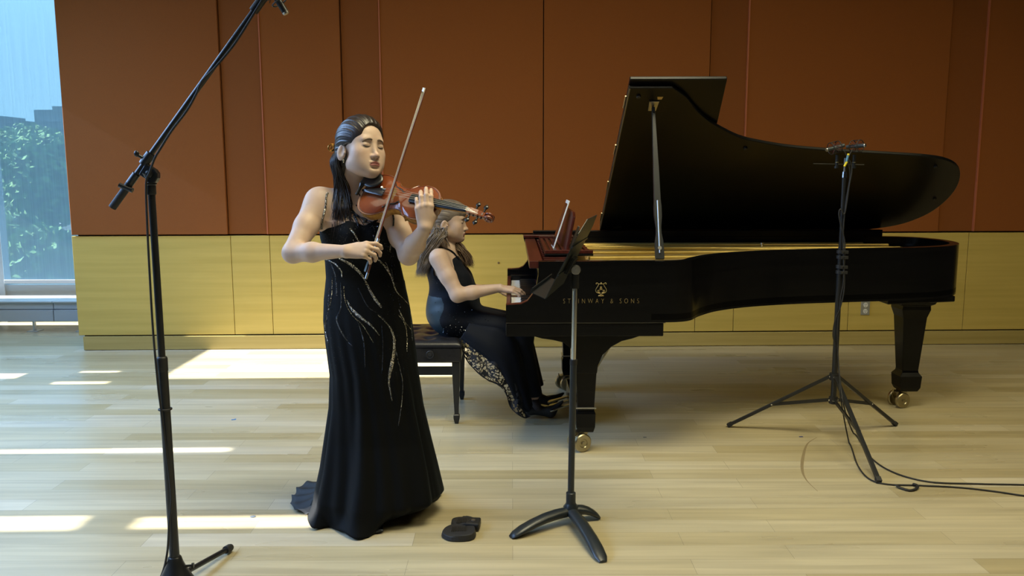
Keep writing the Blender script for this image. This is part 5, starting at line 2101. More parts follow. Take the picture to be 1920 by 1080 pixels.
SQ = [
    ([(655, 428), (664, 438), (670, 448), (676, 455)], [.003, .006, .003]),
    ([(722, 424), (730, 440), (732, 455), (730, 472)], [.002, .006, .003]),
    ([(636, 484), (655, 494), (672, 508), (684, 524), (686, 534)], [.006, .009, .006, .003]),
    ([(612, 486), (628, 494), (640, 508), (642, 520)], [.003, .005, .003]),
    ([(706, 484), (722, 500), (734, 520), (742, 545), (757, 562), (768, 574)], [.003, .007, .005, .002, .004]),
    ([(686, 528), (694, 545), (704, 562), (716, 577)], [.003, .007, .008, .005]),
    ([(650, 562), (662, 582), (680, 598), (696, 610), (712, 630)], [.002, .009, .006, .002]),
    ([(645, 537), (648, 565), (660, 590), (680, 610), (700, 642)], [.002, .002, .0025, .002]),
    ([(708, 590), (728, 610), (738, 632), (738, 662), (733, 690), (729, 715), (732, 735), (735, 752)], [.002, .004, .009, .011, .008, .004, .002]),
    ([(738, 640), (747, 680), (755, 718), (752, 760), (747, 798)], [.002, .002, .0025, .002]),
    ([(747, 580), (756, 600), (762, 625), (762, 660)], [.002, .006, .005, .002]),
    ([(746, 590), (758, 604), (770, 618)], [.002, .002]),
    ([(624, 520), (622, 560), (612, 600), (611, 618), (617, 646)], [.002, .0025, .003, .003]),
    ([(714, 500), (722, 492), (728, 506)], [.001, .002]),
]
for pts, w in SQ:
    sequin_line(pts, w, M['sequin'], 'sequin_band')
JB = [
    ([(640, 530), (640, 575), (632, 600), (645, 630), (662, 650)], [.003, .005, .003]),
    ([(618, 540), (616, 580), (613, 610)], [.004, .004]),
    ([(672, 540), (690, 575), (712, 590), (724, 605)], [.003, .003]),
    ([(700, 440), (712, 470), (716, 480)], [.005, .003]),
    ([(752, 500), (760, 545), (768, 585), (772, 640)], [.004, .004]),
    ([(716, 610), (718, 650), (716, 700)], [.002, .004, .002]),
    ([(670, 600), (682, 640), (685, 690)], [.002, .004, .002]),
    ([(620, 490), (630, 520), (632, 555)], [.005, .004]),
]
for pts, w in JB:
    sequin_line(pts, w, M['jet_bead'], 'bead_band')


# loose beads sprinkled over the bodice and hips
rr = random.Random(21)
spk = MB()
for i in range(1100):
    u, v = rr.uniform(602, 772), 424 + 290 * rr.random() ** 1.5
    c, nn = on_gown(u, v, .0032)
    t_ = nn.orthogonal().normalized()
    s_ = nn.cross(t_)
    r_ = rr.uniform(.0008, .0020)
    spk.add([c + t_ * r_, c + s_ * r_, c - t_ * r_, c - s_ * r_, c + nn * r_], [(0, 1, 4), (1, 2, 4), (2, 3, 4), (3, 0, 4)])
o = spk.build('beads', M['jet_bead_plain'], gown, recalc=False)
o['kind'] = 'stuff'


# straps: sequined shoulder strap and the fan of beaded cords over the chest
def skin_pt(u, v, off=.003, guess=3.35):
    o = Vector((0, 0, EYE))
    p = px(u, v, Y=guess)
    h = bvh1.ray_cast(o, (p - o).normalized(), 8)
    if h[0] is None:
        q_ = bvh1.find_nearest(p)
        return q_[0] + q_[1] * off
    return h[0] + h[1] * off


for pts, r, m_ in (([(617, 352), (612, 368), (610, 390), (604, 412), (602, 428)], .0042, 'sequin'),
                   ([(640, 372), (655, 392), (672, 405), (690, 420)], .0022, 'jet_bead'),
                   ([(650, 375), (662, 395), (676, 408), (700, 417)], .0024, 'jet_bead'),
                   ([(636, 384), (652, 405), (662, 425)], .0020, 'jet_bead'),
                   ([(664, 404), (669, 415), (674, 427)], .0050, 'jet_bead'),
                   ([(668, 385), (684, 398), (700, 412)], .0030, 'jet_bead'),
                   ([(654, 393), (668, 403), (684, 414), (696, 420)], .0013, 'jet_bead'),
                   ([(651, 398), (660, 410), (668, 425)], .0013, 'jet_bead'),
                   ([(660, 398), (673, 409), (683, 423)], .0014, 'jet_bead'),
                   ([(676, 399), (690, 407), (704, 414)], .0016, 'jet_bead'),
                   ([(735, 398), (738, 410), (738, 424)], .0035, 'jet_bead')):
    P_ = spline([skin_pt(u, v) for u, v in pts], 6)
    MB().tube(P_, r, 8).build('strap', M[m_], gown, smooth=180)

# train and underskirt corner on the floor
tr_px = [(602, 902), (580, 905), (560, 914), (553, 926), (546, 936), (547, 950), (556, 958), (574, 964), (592, 966)]
b = MB()
out = spline([px(u, v, Z=.01) for u, v in tr_px], 8)
inn = Vector((-.70, 3.42, .16))
nr = 10
vs_ = []
for i in range(nr + 1):
    f = i / nr
    for j, p in enumerate(out):
        g = j / (len(out) - 1)
        q_ = Vector((inn.x, inn.y + .10 * (.5 - g), .20 * (1 - .5 * g))) * (1 - f) + p * f
        q_.z = (.20 * (1 - .4 * g)) * (1 - f) ** 1.7 + .008 + .012 * f * (.5 + .5 * math.sin(j * .62 + f * 2)) + .008 * math.sin(j * .5 + 3 * f) * (1 - f)
        q_.x += .004 * math.sin(j * .62) * f
        vs_.append(q_)
n = len(out)
b.add(vs_, [(i * n + j, i * n + j + 1, (i + 1) * n + j + 1, (i + 1) * n + j) for i in range(nr) for j in range(n - 1)])
o = b.build('train', M['train'], gown, smooth=180, recalc=False)
s2 = o.modifiers.new('thick', 'SOLIDIFY')
s2.thickness = .002
lp = [px(u, v, Z=.006) for u, v in ((690, 1000), (705, 1000), (719, 998), (718, 985), (712, 972), (700, 968))]
MB().prism(lp, (0, 0, .012)).build('underskirt_hem', M['jet_bead'], gown, bevel=.004)
sp_ = px(822, 932, Z=0)
MB().sphere((sp_.x - .03, sp_.y + .01, .018), .03, 16, 8, (1.6, .8, .6)).build('shoe', M['black_matte'], vn, smooth=180)

# ================================================================== THE VIOLIN
e0 = Vector(px(680, 359, Y=3.335))          # end button
e1 = Vector(px(922, 404, Y=3.10))           # scroll
va = (e1 - e0)
VLEN = va.length
va.normalize()
br = Vector(px(737, 347, Y=3.27))
vnrm = Vector((-.05, -.80, .60))
vnrm = (vnrm - va * vnrm.dot(va)).normalized()
vl = va.cross(vnrm)                          # across, pointing down towards the viewer's side
if vl.z > 0:
    vl = -vl
VS = VLEN / .590
vi = thing('violin', 'reddish brown varnished violin held under the chin of the standing violinist', 'violin', tuple(e0))


def VP(x, y, z=0.0):
    return e0 + (va * x + vl * y + vnrm * z) * VS


M['varnish'] = noisy('reddish_varnish', (.11, .022, .010), (.25, .062, .016), (9, 9, 9), 1.0, .16, 5)
bsdf(M['varnish']).inputs['Coat Weight'].default_value = .5
M['varnish_rib'] = noisy('golden_rib_maple', (.30, .13, .03), (.46, .24, .06), (90, 90, 4), 1.0, .2, 3)
M['fittings'] = mat('ebony_fitting', (.010, .010, .011), .25)
half = [(0, .012), (.001, .040), (.012, .072), (.035, .094), (.065, .1035), (.095, .100), (.118, .088), (.130, .081), (.137, .0795), (.1385, .083), (.136, .087)]
half2 = [(.142, .0760), (.150, .067), (.165, .0580), (.183, .0545), (.200, .0560), (.214, .063), (.222, .0705), (.2265, .076), (.2300, .0790), (.2325, .0755)]
half3 = [(.240, .0745), (.258, .0815), (.285, .0835), (.312, .076), (.335, .060), (.349, .038), (.3545, .018), (.3555, .008)]
hv_ = half[:9] + [(.140, .0825)] + half2[1:] + half3
hs = spline([(x, y, 0) for x, y in hv_], 4)
oval = [(p.x, p.y) for p in hs] + [(p.x, -p.y) for p in reversed(hs)]


def plate(z_edge, arch, thick, name, m, sgn=1):
    """arched plate filling the violin outline"""
    n = len(oval)
    b = MB()
    rings = [(1.0, 0.0), (.97, .0), (.93, .06), (.82, .30), (.65, .62), (.45, .85), (.22, .97), (.02, 1.0)]
    vs_ = []
    for s_, h in rings:
        for x, y in oval:
            vs_.append(VP(.178 + (x - .178) * s_, y * s_, z_edge + sgn * arch * h))
    fs_ = []
    for i in range(len(rings) - 1):
        for k in range(n):
            fs_.append((i * n + k, i * n + (k + 1) % n, (i + 1) * n + (k + 1) % n, (i + 1) * n + k))
    fs_.append(tuple((len(rings) - 1) * n + k for k in range(n)))
    # edge thickness
    base_ = len(vs_)
    for x, y in oval:
        vs_.append(VP(x, y, z_edge - sgn * thick))
    for k in range(n):
        fs_.append((base_ + k, base_ + (k + 1) % n, (k + 1) % n, k))
    b.add(vs_, fs_)
    return b.build(name, m, vi, smooth=45)


plate(.0, .014, .004, 'top_plate', M['varnish'])
plate(-.036, .012, .004, 'back_plate', M['varnish_rib'], -1)
b = MB()
vs_ = []
n = len(oval)
for z in (-.002, -.036):
    for x, y in oval:
        vs_.append(VP(.178 + (x - .178) * .985, y * .965, z))
b.add(vs_, [(k, (k + 1) % n, n + (k + 1) % n, n + k) for k in range(n)])
b.build('ribs', M['varnish_rib'], vi, smooth=45, label='golden brown ribs')
# f holes
for q in (-1, 1):
    pts = [(.128, q * .055), (.132, q * .060), (.138, q * .055), (.142, q * .047), (.160, q * .040), (.178, q * .034), (.184, q * .027), (.190, q * .024), (.194, q * .029)]
    arch_z = lambda x, y: .0135 * max(0, 1 - (abs(y) / .105) ** 2.0) * .92 + .0006
    P_ = spline([VP(x, y, arch_z(x, y)) for x, y in pts], 6)
    b = MB().tube(P_, [.0012 + .0014 * math.sin(math.pi * i / (len(P_) - 1)) for i in range(len(P_))], 6)
    for x, y in (pts[1], pts[-2]):
        b.sphere(VP(x, y, arch_z(x, y)), .0032, 8, 6)
    b.build('f_hole', M['fittings'], vi, smooth=180)
# purfling line
pf = [VP(.178 + (x - .178) * .965, y * .95, .0008) for x, y in oval]
MB().tube(pf + [pf[0]], .0007, 5).build('purfling', M['fittings'], vi)
# fingerboard, neck, pegbox, scroll
b = MB()
st_ = [(.236, .0205, .0205), (.33, .0180, .0180), (.43, .0150, .0145), (.485, .0125, .0125)]
vs_ = []
for x, w_, z in st_:
    for t in (-1, -.6, 0, .6, 1):
        vs_.append(VP(x, w_ * t, z + .0060 * (1 - t * t)))
    for t in (1, -1):
        vs_.append(VP(x, w_ * t, z - .004))
fs_ = []
for i in range(3):
    for k in range(7):
        fs_.append((7 * i + k, 7 * i + (k + 1) % 7, 7 * i + 7 + (k + 1) % 7, 7 * i + 7 + k))
fs_ += [tuple(range(7)), tuple(27 - k for k in range(7))]
b.add(vs_, fs_).build('fingerboard', M['fittings'], vi, smooth=50)
MB().tube([VP(.345, 0, -.012), VP(.36, 0, .002), VP(.40, 0, .004), VP(.46, 0, .003), VP(.487, 0, .004)], [.018, .0155, .0135, .0130, .0125], 14).build('neck', M['varnish_rib'], vi, smooth=60)
b = MB()
vs_ = []
for x, w_, z0_, z1_ in ((.482, .0125, -.010, .010), (.50, .0135, -.014, .010), (.53, .0120, -.020, .004), (.558, .0095, -.026, -.006)):
    vs_ += [VP(x, -w_, z1_), VP(x, w_, z1_), VP(x, w_ * .85, z0_), VP(x, -w_ * .85, z0_)]
b.add(vs_, [(4 * i + k, 4 * i + (k + 1) % 4, 4 * i + 4 + (k + 1) % 4, 4 * i + 4 + k) for i in range(3) for k in range(4)] + [(3, 2, 1, 0), (12, 13, 14, 15)])
b.build('peg_box', M['varnish'], vi, bevel=.001)
MB().prism([VP(.486, -.007, .0102), VP(.486, .007, .0102), VP(.550, .005, -.0038), VP(.550, -.005, -.0038)], vnrm * .0012).build('peg_box_opening', M['fittings'], vi)
sc2 = []
rs = []
for i in range(60):
    t = i / 59
    a = -2.4 + t * 3.6 * math.pi
    r_ = .0165 * (1 - t) ** .75 + .003
    sc2.append((.572 + r_ * math.cos(a), -.018 + r_ * math.sin(a)))
b = MB()
for q in (-1, 1):
    P_ = [VP(x, q * (.004 + .010 * (i / 59)), z) for i, (x, z) in enumerate(sc2)]
    b.tube(P_, [.0058 * (1 - .35 * i / 59) for i in range(60)], 8)
b.build('scroll', M['varnish'], vi, smooth=180)
for x, q, z in ((.500, 1, .0), (.515, -1, -.003), (.532, 1, -.008), (.546, -1, -.012)):
    b = MB().tube([VP(x, -q * .016, z), VP(x, q * .030, z)], [.0030, .0040], 10)
    b.tube([VP(x, q * h_, z) for h_ in (.028, .031, .036, .042, .047, .049)], [.003, .0065, .0095, .0095, .0065, .002], 14, flat=(tuple(vnrm), .45))
    b.tube([VP(x, q * .048, z), VP(x, q * .052, z)], .0022, 8)
    b.build('peg', M['fittings'], vi, smooth=60)
# tailpiece, fine tuner, bridge, strings, chin rest, shoulder rest
b = MB()
vs_ = []
for x, w_, z in ((.004, .006, .010), (.03, .010, .016), (.08, .016, .022), (.112, .0205, .026), (.116, .018, .026)):
    vs_ += [VP(x, -w_, z), VP(x, 0, z + .006), VP(x, w_, z), VP(x, 0, z - .002)]
b.add(vs_, [(4 * i + k, 4 * i + (k + 1) % 4, 4 * i + 4 + (k + 1) % 4, 4 * i + 4 + k) for i in range(4) for k in range(4)] + [(3, 2, 1, 0), (16, 17, 18, 19)])
b.build('tailpiece', M['fittings'], vi, smooth=50)
MB().tube([VP(.103, -.012, .030), VP(.103, -.012, .040)], [.0035, .0045], 10).tube([VP(.10, -.012, .026), VP(.118, -.012, .030)], .003, 8).build('fine_tuner', M['chrome'], vi, smooth=50)
bp = [(-.021, .012), (-.017, .012), (-.010, .018), (-.004, .017), (0, .020), (.004, .017), (.010, .018), (.017, .012), (.021, .012), (.019, .022), (.022, .028), (.020, .040), (.010, .0455), (0, .047), (-.010, .0445), (-.020, .038), (-.022, .028), (-.019, .022)]
MB().prism([VP(.159, y, z) for y, z in bp], va * .0028).build('bridge', mat('maple_bridge', (.58, .42, .20), .5), vi)
for k, y in enumerate((-.0165, -.0055, .0055, .0165)):
    zt_ = .0455 - abs(y) * .28
    MB().tube([VP(.112, y * .8, .030), VP(.160, y, zt_), VP(.484, y * .50, .0195), VP(.505 + .01 * k, y * .3, .004)], .00055 if k else .0004, 5).build('string', M['steel'], vi)
cr_ = Vol()
VPn = lambda x, y, z: np.array(VP(x, y, z))
Rv = np.array([list(va), list(vl), list(vnrm)]).T
cr_.ell(VPn(.035, -.048, .026), (.046, .038, .0075), Rv, .01)
cr_.ell(VPn(.036, -.050, .040), (.038, .030, .010), Rv, .006, '-')
cr_.cap(VPn(.006, -.085, .030), VPn(-.002, -.020, .026), .006, .006, .012)
cr_.cap(VPn(-.002, -.020, .024), VPn(-.003, .030, .020), .007, .006, .012)
cr_.cap(VPn(-.004, .020, .018), VPn(-.004, .020, -.036), .003, .003, .006)
a_, b_2 = surface(cr_.p, np.array(e0) - .13, np.array(e0) + .13, .002)
parent_keep(mesh_from('chin_rest', a_, b_2, M['fittings'], None), vi)
b = MB().tube(spline([VP(.05, -.11, -.055), VP(.035, -.05, -.066), VP(.03, .03, -.064), VP(.045, .112, -.052)], 6), .008, 8, flat=(tuple(vnrm), .5))
for x, y in ((.05, -.11), (.045, .112)):
    b.tube([VP(x, y, -.055), VP(x + .005, y * .94, -.030)], .003, 8)
    b.tube([VP(x + .012, y * .94, -.036), VP(x - .008, y * .94, -.030)], .0045, 8)
b.build('shoulder_rest', M['black_rubber'], vi, smooth=60)

# ================================================================== THE BOW
f0 = Vector(px(686, 523, Y=3.145))
f1_ = Vector(px(799, 166, Y=3.29))
bw = thing('violin_bow', 'long brown wooden violin bow held upright across the strings in her right hand', 'bow', tuple(f0))
bdv = (f1_ - f0).normalized()
BL = (f1_ - f0).length
hs_ = Vector((-.60, .70, -.30))
hs_ = (hs_ - bdv * hs_.dot(bdv)).normalized()       # the side the hair is on (towards the scroll side of the stroke)
M['bow_wood'] = mat('pernambuco', (.16, .055, .022), .3)
P_ = []
for i in range(25):
    t = i / 24
    P_.append(f0 + bdv * (.02 + (BL - .02) * t) + hs_ * (.010 * math.sin(math.pi * t)))
MB().tube(P_, [.0046 - .0018 * (i / 24) for i in range(25)], 10).build('stick', M['bow_wood'], bw, smooth=60)
MB().prism([f1_, f1_ - bdv * .018, f1_ - bdv * .010 + hs_ * .021, f1_ + bdv * .004 + hs_ * .019], bdv.cross(hs_) * .006).build('tip', mat('ivory_bow_tip', (.65, .60, .5), .4), bw, bevel=.001)
MB().prism([f0 + bdv * .025 + hs_ * .003, f0 + bdv * .073 + hs_ * .003, f0 + bdv * .070 + hs_ * .018, f0 + bdv * .030 + hs_ * .021, f0 + bdv * .024 + hs_ * .018], bdv.cross(hs_) * .009).build('frog', M['fittings'], bw, bevel=.0015)
MB().tube([f0, f0 + bdv * .024], [.0048, .0050], 10).build('end_screw', M['steel'], bw, smooth=50)
MB().tube([f0 + bdv * .085, f0 + bdv * .16], .0056, 10).build('grip_winding', mat('silver_winding', (.45, .45, .45), .35, .8), bw, smooth=60)
hr = MB().obox((f0 + bdv * .07 + f1_ - bdv * .006) / 2 + hs_ * .0185, bdv, bdv.cross(hs_), hs_, ((BL - .078) / 2, .0045, .0006))
hr.build('horsehair', mat('horsehair', (.70, .66, .55), .6), bw)

# ================================================================== THE PIANIST
SK2 = (.54, .385, .30)
M['skin_pianist'] = skin_material('skin_pianist', SK2, (.36, .13, .12))
M['hair_grey'] = noisy('greying_blond_hair', (.10, .075, .055), (.22, .175, .135), (22, 22, 22), 1.0, .45, 4, .3)
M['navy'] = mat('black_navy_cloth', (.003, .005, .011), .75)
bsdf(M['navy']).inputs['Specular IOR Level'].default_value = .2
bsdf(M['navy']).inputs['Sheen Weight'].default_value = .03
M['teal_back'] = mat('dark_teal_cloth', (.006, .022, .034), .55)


def lace_material():
    m = mat('black_lace', (.006, .007, .012), .7)
    v = coords(m)
    ns = nd(m, 'ShaderNodeTexNoise')
    ns.inputs['Scale'].default_value = 22
    ns.inputs['Detail'].default_value = 2
    lk(m, v, ns.inputs['Vector'])
    ad = nd(m, 'ShaderNodeVectorMath', operation='MULTIPLY_ADD')
    ad.inputs[1].default_value = (.06, .06, .06)
    lk(m, ns.outputs['Color'], ad.inputs[0])
    lk(m, v, ad.inputs[2])
    vo = nd(m, 'ShaderNodeTexVoronoi', feature='DISTANCE_TO_EDGE')
    vo.inputs['Scale'].default_value = 42
    lk(m, ad.outputs[0], vo.inputs['Vector'])
    wv = nd(m, 'ShaderNodeTexWave', wave_type='RINGS')
    wv.inputs['Scale'].default_value = 9
    wv.inputs['Distortion'].default_value = 9
    wv.inputs['Detail'].default_value = 1
    wv.inputs['Detail Scale'].default_value = 3
    lk(m, v, wv.inputs['Vector'])
    g1 = nd(m, 'ShaderNodeMath', operation='LESS_THAN')
    g1.inputs[1].default_value = .085
    lk(m, vo.outputs['Distance'], g1.inputs[0])
    g2 = nd(m, 'ShaderNodeMath', operation='GREATER_THAN')
    g2.inputs[1].default_value = .72
    lk(m, wv.outputs['Fac'], g2.inputs[0])
    mx = nd(m, 'ShaderNodeMath', operation='MAXIMUM')
    lk(m, g1.outputs[0], mx.inputs[0])
    lk(m, g2.outputs[0], mx.inputs[1])
    mr = nd(m, 'ShaderNodeMapRange')
    mr.inputs['To Min'].default_value = .12
    mr.inputs['To Max'].default_value = 1.0
    lk(m, mx.outputs[0], mr.inputs['Value'])
    lk(m, mr.outputs['Result'], bsdf(m).inputs['Alpha'])
    return m


M['lace'] = lace_material()
PYc = 4.86
seat_z = zs + .016
pn = thing('person', 'seated pianist in dark sleeveless lace dress with long greying hair, playing the grand piano', 'person', (-.46, 4.9, 0))


def A(u, v, Y):
    return np.array(px(u, v, Y=Y))


# local builder: everything in world space
PB = Vol()
pel = A(843, 612, 4.89)
pel[2] = seat_z + .105
ch = A(838, 505, 4.88)
wst = A(848, 562, 4.885)
nk = A(842, 462, 4.88)
h2 = A(843, 414, 4.87)
sR, sL = A(822, 484, 4.715), A(838, 480, 5.06)
eR = A(858, 553, 4.66)
wR = A(937, 540, 4.70)
eL = A(872, 548, 5.10)
wL = A(928, 540, 5.02)
SC2 = .93
def RY(a):
    return np.array([[math.cos(a), 0, math.sin(a)], [0, 1, 0], [-math.sin(a), 0, math.cos(a)]])


PB.ell(ch, (.098, .160, .125), None, .05)
PB.ell(ch + (.072, .065, -.050), (.055, .062, .058), None, .05)
PB.ell(ch + (.072, -.065, -.050), (.055, .062, .058), None, .05)
PB.ell(wst, (.110, .145, .13), None, .08)
PB.ell(pel, (.118, .178, .105), None, .07)
PB.cap(sR + (0, .03, 0), nk + (-.01, -.02, -.03), .042, .045, .05)
PB.cap(sL + (0, -.03, 0), nk + (-.01, .02, -.03), .042, .045, .05)
PB.cap(nk + (-.01, 0, -.05), h2 + np.array([-.018, 0, -.07]), .050, .046, .04)
PB.cap(sR, (sR + eR) / 2, .050, .046, .04)
PB.cap((sR + eR) / 2, eR, .046, .040, .02)
PB.cap(eR, eR * .65 + wR * .35, .041, .038, .02)
PB.cap(eR * .65 + wR * .35, wR, .038, .0235, .02)
PB.cap(sL, eL, .049, .040, .04)
PB.cap(eL, eL * .65 + wL * .35, .040, .037, .02)
PB.cap(eL * .65 + wL * .35, wL, .037, .0235, .02)
key_z = .732
hand_vol(PB, wR, (1, .05, -.10), (.05, -.25, 1), (0, 1, 0),
         [(.25, .45, .40, .10), (.22, .45, .40, .03), (.25, .45, .40, -.05), (.28, .40, .35, -.14)],
         [(.012, .020, -.008), (.035, .045, -.020), (.060, .060, -.032), (.082, .066, -.044)], .93)
hand_vol(PB, wL, (1, -.05, -.10), (.05, .2, 1), (0, -1, 0),
         [(.25, .45, .40, .10), (.22, .45, .40, .03), (.25, .45, .40, -.05), (.28, .40, .35, -.14)],
         [(.012, .020, -.008), (.035, .045, -.020), (.060, .060, -.032), (.082, .066, -.044)], .93)
# legs under the skirt
hipR, hipL = pel + (.03, -.085, -.015), pel + (.03, .085, -.015)
knR, knL = np.array([.055, 4.77, .505]), np.array([.055, 5.00, .505])
anR, anL = A(1000, 742, 4.74), A(1004, 728, 4.98)
PB.cap(hipR, knR, .080, .056, .05)
PB.cap(hipL, knL, .080, .056, .05)
PB.cap(knR, anR, .054, .034, .03)
PB.cap(knL, anL, .054, .034, .03)
y2 = math.radians(84)
p2 = math.radians(-3)
fv2 = np.array([math.sin(y2) * math.cos(p2), -math.cos(y2) * math.cos(p2), math.sin(p2)])
lv2 = np.array([math.cos(y2), math.sin(y2), 0])
uv2 = np.cross(fv2, lv2)
uv2 = uv2 if uv2[2] > 0 else -uv2
HR2 = frame(fv2, uv2)
n_head2 = len(PB.p)
HT2 = head_vol(PB, h2, HR2, .98, nose=1.2, chin=.98)
lo2 = np.array([-.72, 4.5, .05])
hi2 = np.array([.42, 5.3, 1.4])
V2, F2 = surface(PB.p, lo2, hi2, .003)
c2_ = head_colors(V2, h2, HR2, .98, SK2, (.34, .12, .11))
c2_[np.linalg.norm(V2 - h2, axis=1) > .16] = SK2
body2 = mesh_from('body', V2, F2, M['skin_pianist'], None, c2_)
bvh2 = BVHTree.FromPolygons([tuple(v) for v in V2], [tuple(f) for f in F2])
parent_keep(body2, pn)
face_hair_lines(HT2, HR2, bvh2, body2, mat('brown_brow', (.10, .06, .035), .8), mat('brown_lash', (.03, .02, .015), .6), tilt=0, s=.98)

# dress: close to the body above, swept over the legs below
DV = Vol()
DV.ell(ch + (-.008, 0, 0), (.112, .166, .130), None, .05)
DV.ell(ch + (.078, .065, -.052), (.064, .068, .064), None, .05)
DV.ell(ch + (.078, -.065, -.052), (.064, .068, .064), None, .05)
DV.ell(wst + (.010, 0, 0), (.152, .168, .16), None, .06)
DV.ell(pel + (0, 0, .01), (.130, .190, .108), None, .07)
DV.cap(hipR, knR, .094, .070, .06)
DV.cap(hipL, knL, .094, .070, .06)
DV.cap(hipR + (.02, .085, 0), knR + (0, .11, 0), .09, .066, .06)
DV.cap(knR + (-.02, 0, -.02), anR + (-.01, 0, .02), .075, .060, .05)
DV.cap(knL + (-.02, 0, -.02), anL + (-.01, 0, .02), .075, .060, .05)
DV.cap(knR + (-.06, .02, -.03), anR + (-.075, 0, -.02), .060, .045, .06)


def neck_cut(P):
    """everything above the neckline and the arm holes is left bare"""
    q = P - ch
    ay = np.abs(q[:, 1])
    z_line = np.where(q[:, 0] > .0, .000 + np.minimum(ay, .085) * 1.7, .095)
    z_line = np.where(ay > .118, np.maximum(-.055, .145 - (ay - .118) * 7.5), z_line)
    return -(q[:, 2] - z_line)


DV.fun(lambda P: neck_cut(P), .006, '-')
DV.fun(lambda P: P[:, 2] - (anR[2] + .0) + 0 * P[:, 0], .01, '-')
dv_, df_ = surface(DV.p, lo2, hi2 + .05, .004)
q = dv_ - np.array([0, PYc, 0])
wob = .0030 * np.sin(q[:, 0] * 60 + q[:, 2] * 34) * np.clip((.62 - dv_[:, 2]) / .3, 0, 1) + .0014 * np.sin(q[:, 2] * 80 + q[:, 1] * 40)
dv_[:, 1] += wob * np.sign(q[:, 1])
fc_ = dv_[df_].mean(1)
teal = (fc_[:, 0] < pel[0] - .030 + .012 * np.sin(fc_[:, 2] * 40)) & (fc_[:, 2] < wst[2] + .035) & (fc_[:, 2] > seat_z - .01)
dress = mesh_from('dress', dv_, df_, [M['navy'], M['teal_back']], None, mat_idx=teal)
# straps over the shoulders
parent_keep(dress, pn)
bvd = BVHTree.FromPolygons([tuple(v) for v in V2], [tuple(f) for f in F2])
for sy_, ys_ in ((-1, 4.715), (1, 5.03)):
    a = ch + (.085, sy_ * .075, .070)
    bq = np.array([sR[0] + .0, PYc + sy_ * .088, sR[2] + .052])
    cq = ch + (-.100, sy_ * .095, .085)
    P_ = []
    for p in spline([a, (a + bq) / 2 + (.02, 0, .015), bq, (bq + cq) / 2 + (-.01, 0, .02), cq], 6):
        h = bvd.find_nearest(p)
        P_.append(h[0] + h[1] * .002)
    MB().tube(P_, .011, 10, flat=((0, 0, 1), .4)).build('strap', M['navy'], dress, smooth=180)
# beads over the hips
bvdr = BVHTree.FromPolygons([tuple(v) for v in dv_], [tuple(f) for f in df_])
sp = MB()
rr = random.Random(11)
for i in range(420):
    u, v = rr.uniform(800, 935), rr.uniform(500, 665)
    o_ = Vector((0, 0, EYE))
    h = bvdr.ray_cast(o_, (px(u, v, Y=4.8) - o_).normalized(), 9)
    if h[0] is None:
        continue
    if rr.random() > (.9 if v > 590 and u < 925 else .35):
        continue
    c = h[0] + h[1] * .003
    t_ = h[1].orthogonal().normalized()
    s_ = h[1].cross(t_)
    r_ = rr.uniform(.0014, .0032)
    sp.add([c + t_ * r_, c + s_ * r_, c - t_ * r_, c - s_ * r_, c + h[1] * r_], [(0, 1, 4), (1, 2, 4), (2, 3, 4), (3, 0, 4)])
o = sp.build('beads', mat('pewter_beads', (.22, .24, .26), .2, .9), dress, recalc=False)
o['kind'] = 'stuff'

# the lace shawl end hanging from the seat to the floor
L0 = [(862, 634, 4.68), (880, 622, 4.68), (905, 618, 4.68), (935, 622, 4.68), (955, 630, 4.68)]
L1 = [(868, 660, 4.66), (900, 690, 4.62), (925, 690, 4.61), (950, 700, 4.62), (965, 700, 4.64)]
L2 = [(878, 680, 4.66), (905, 707, 4.62), (935, 720, 4.61), (962, 730, 4.62), (975, 725, 4.64)]
L3 = [(895, 697, 4.66), (925, 719, 4.63), (948, 727, 4.62), (968, 745, 4.62), (985, 745, 4.63)]
L4 = [(915, 712, 4.66), (944, 725, 4.63), (955, 757, 4.62), (972, 775, 4.61), (990, 772, 4.63)]
L5 = [(918, 714, 4.66), (946, 729, 4.63), (958, 765, 4.62), (984, 783, 4.61), (994, 780, 4.63)]
rowsL = [[px(u, v, Y=y) for u, v, y in r] for r in (L0, L1, L2, L3, L4, L5)]
cols = [spline(r, 8) for r in rowsL]
nc = len(cols[0])
grid = []
for j in range(nc):
    grid.append(spline([c[j] for c in cols], 7))
nr = len(grid[0])
vs_ = []
for j in range(nc):
    for i in range(nr):
        p = grid[j][i].copy()
        p.y += .010 * math.sin(j * .55 + i * .15)
        p.z = max(p.z, .006)
        vs_.append(p)
b = MB().add(vs_, [(j * nr + i, j * nr + i + 1, (j + 1) * nr + i + 1, (j + 1) * nr + i) for j in range(nc - 1) for i in range(nr - 1)])
lace = b.build('lace_shawl', M['lace'], dress, smooth=180, recalc=False, label='black floral see-through lace')
edge = [vs_[0 * nr + i] for i in range(nr)] + [vs_[j * nr + nr - 1] for j in range(1, nc)]
MB().tube(edge, .003, 6).build('lace_trim', M['navy'], lace, smooth=180)

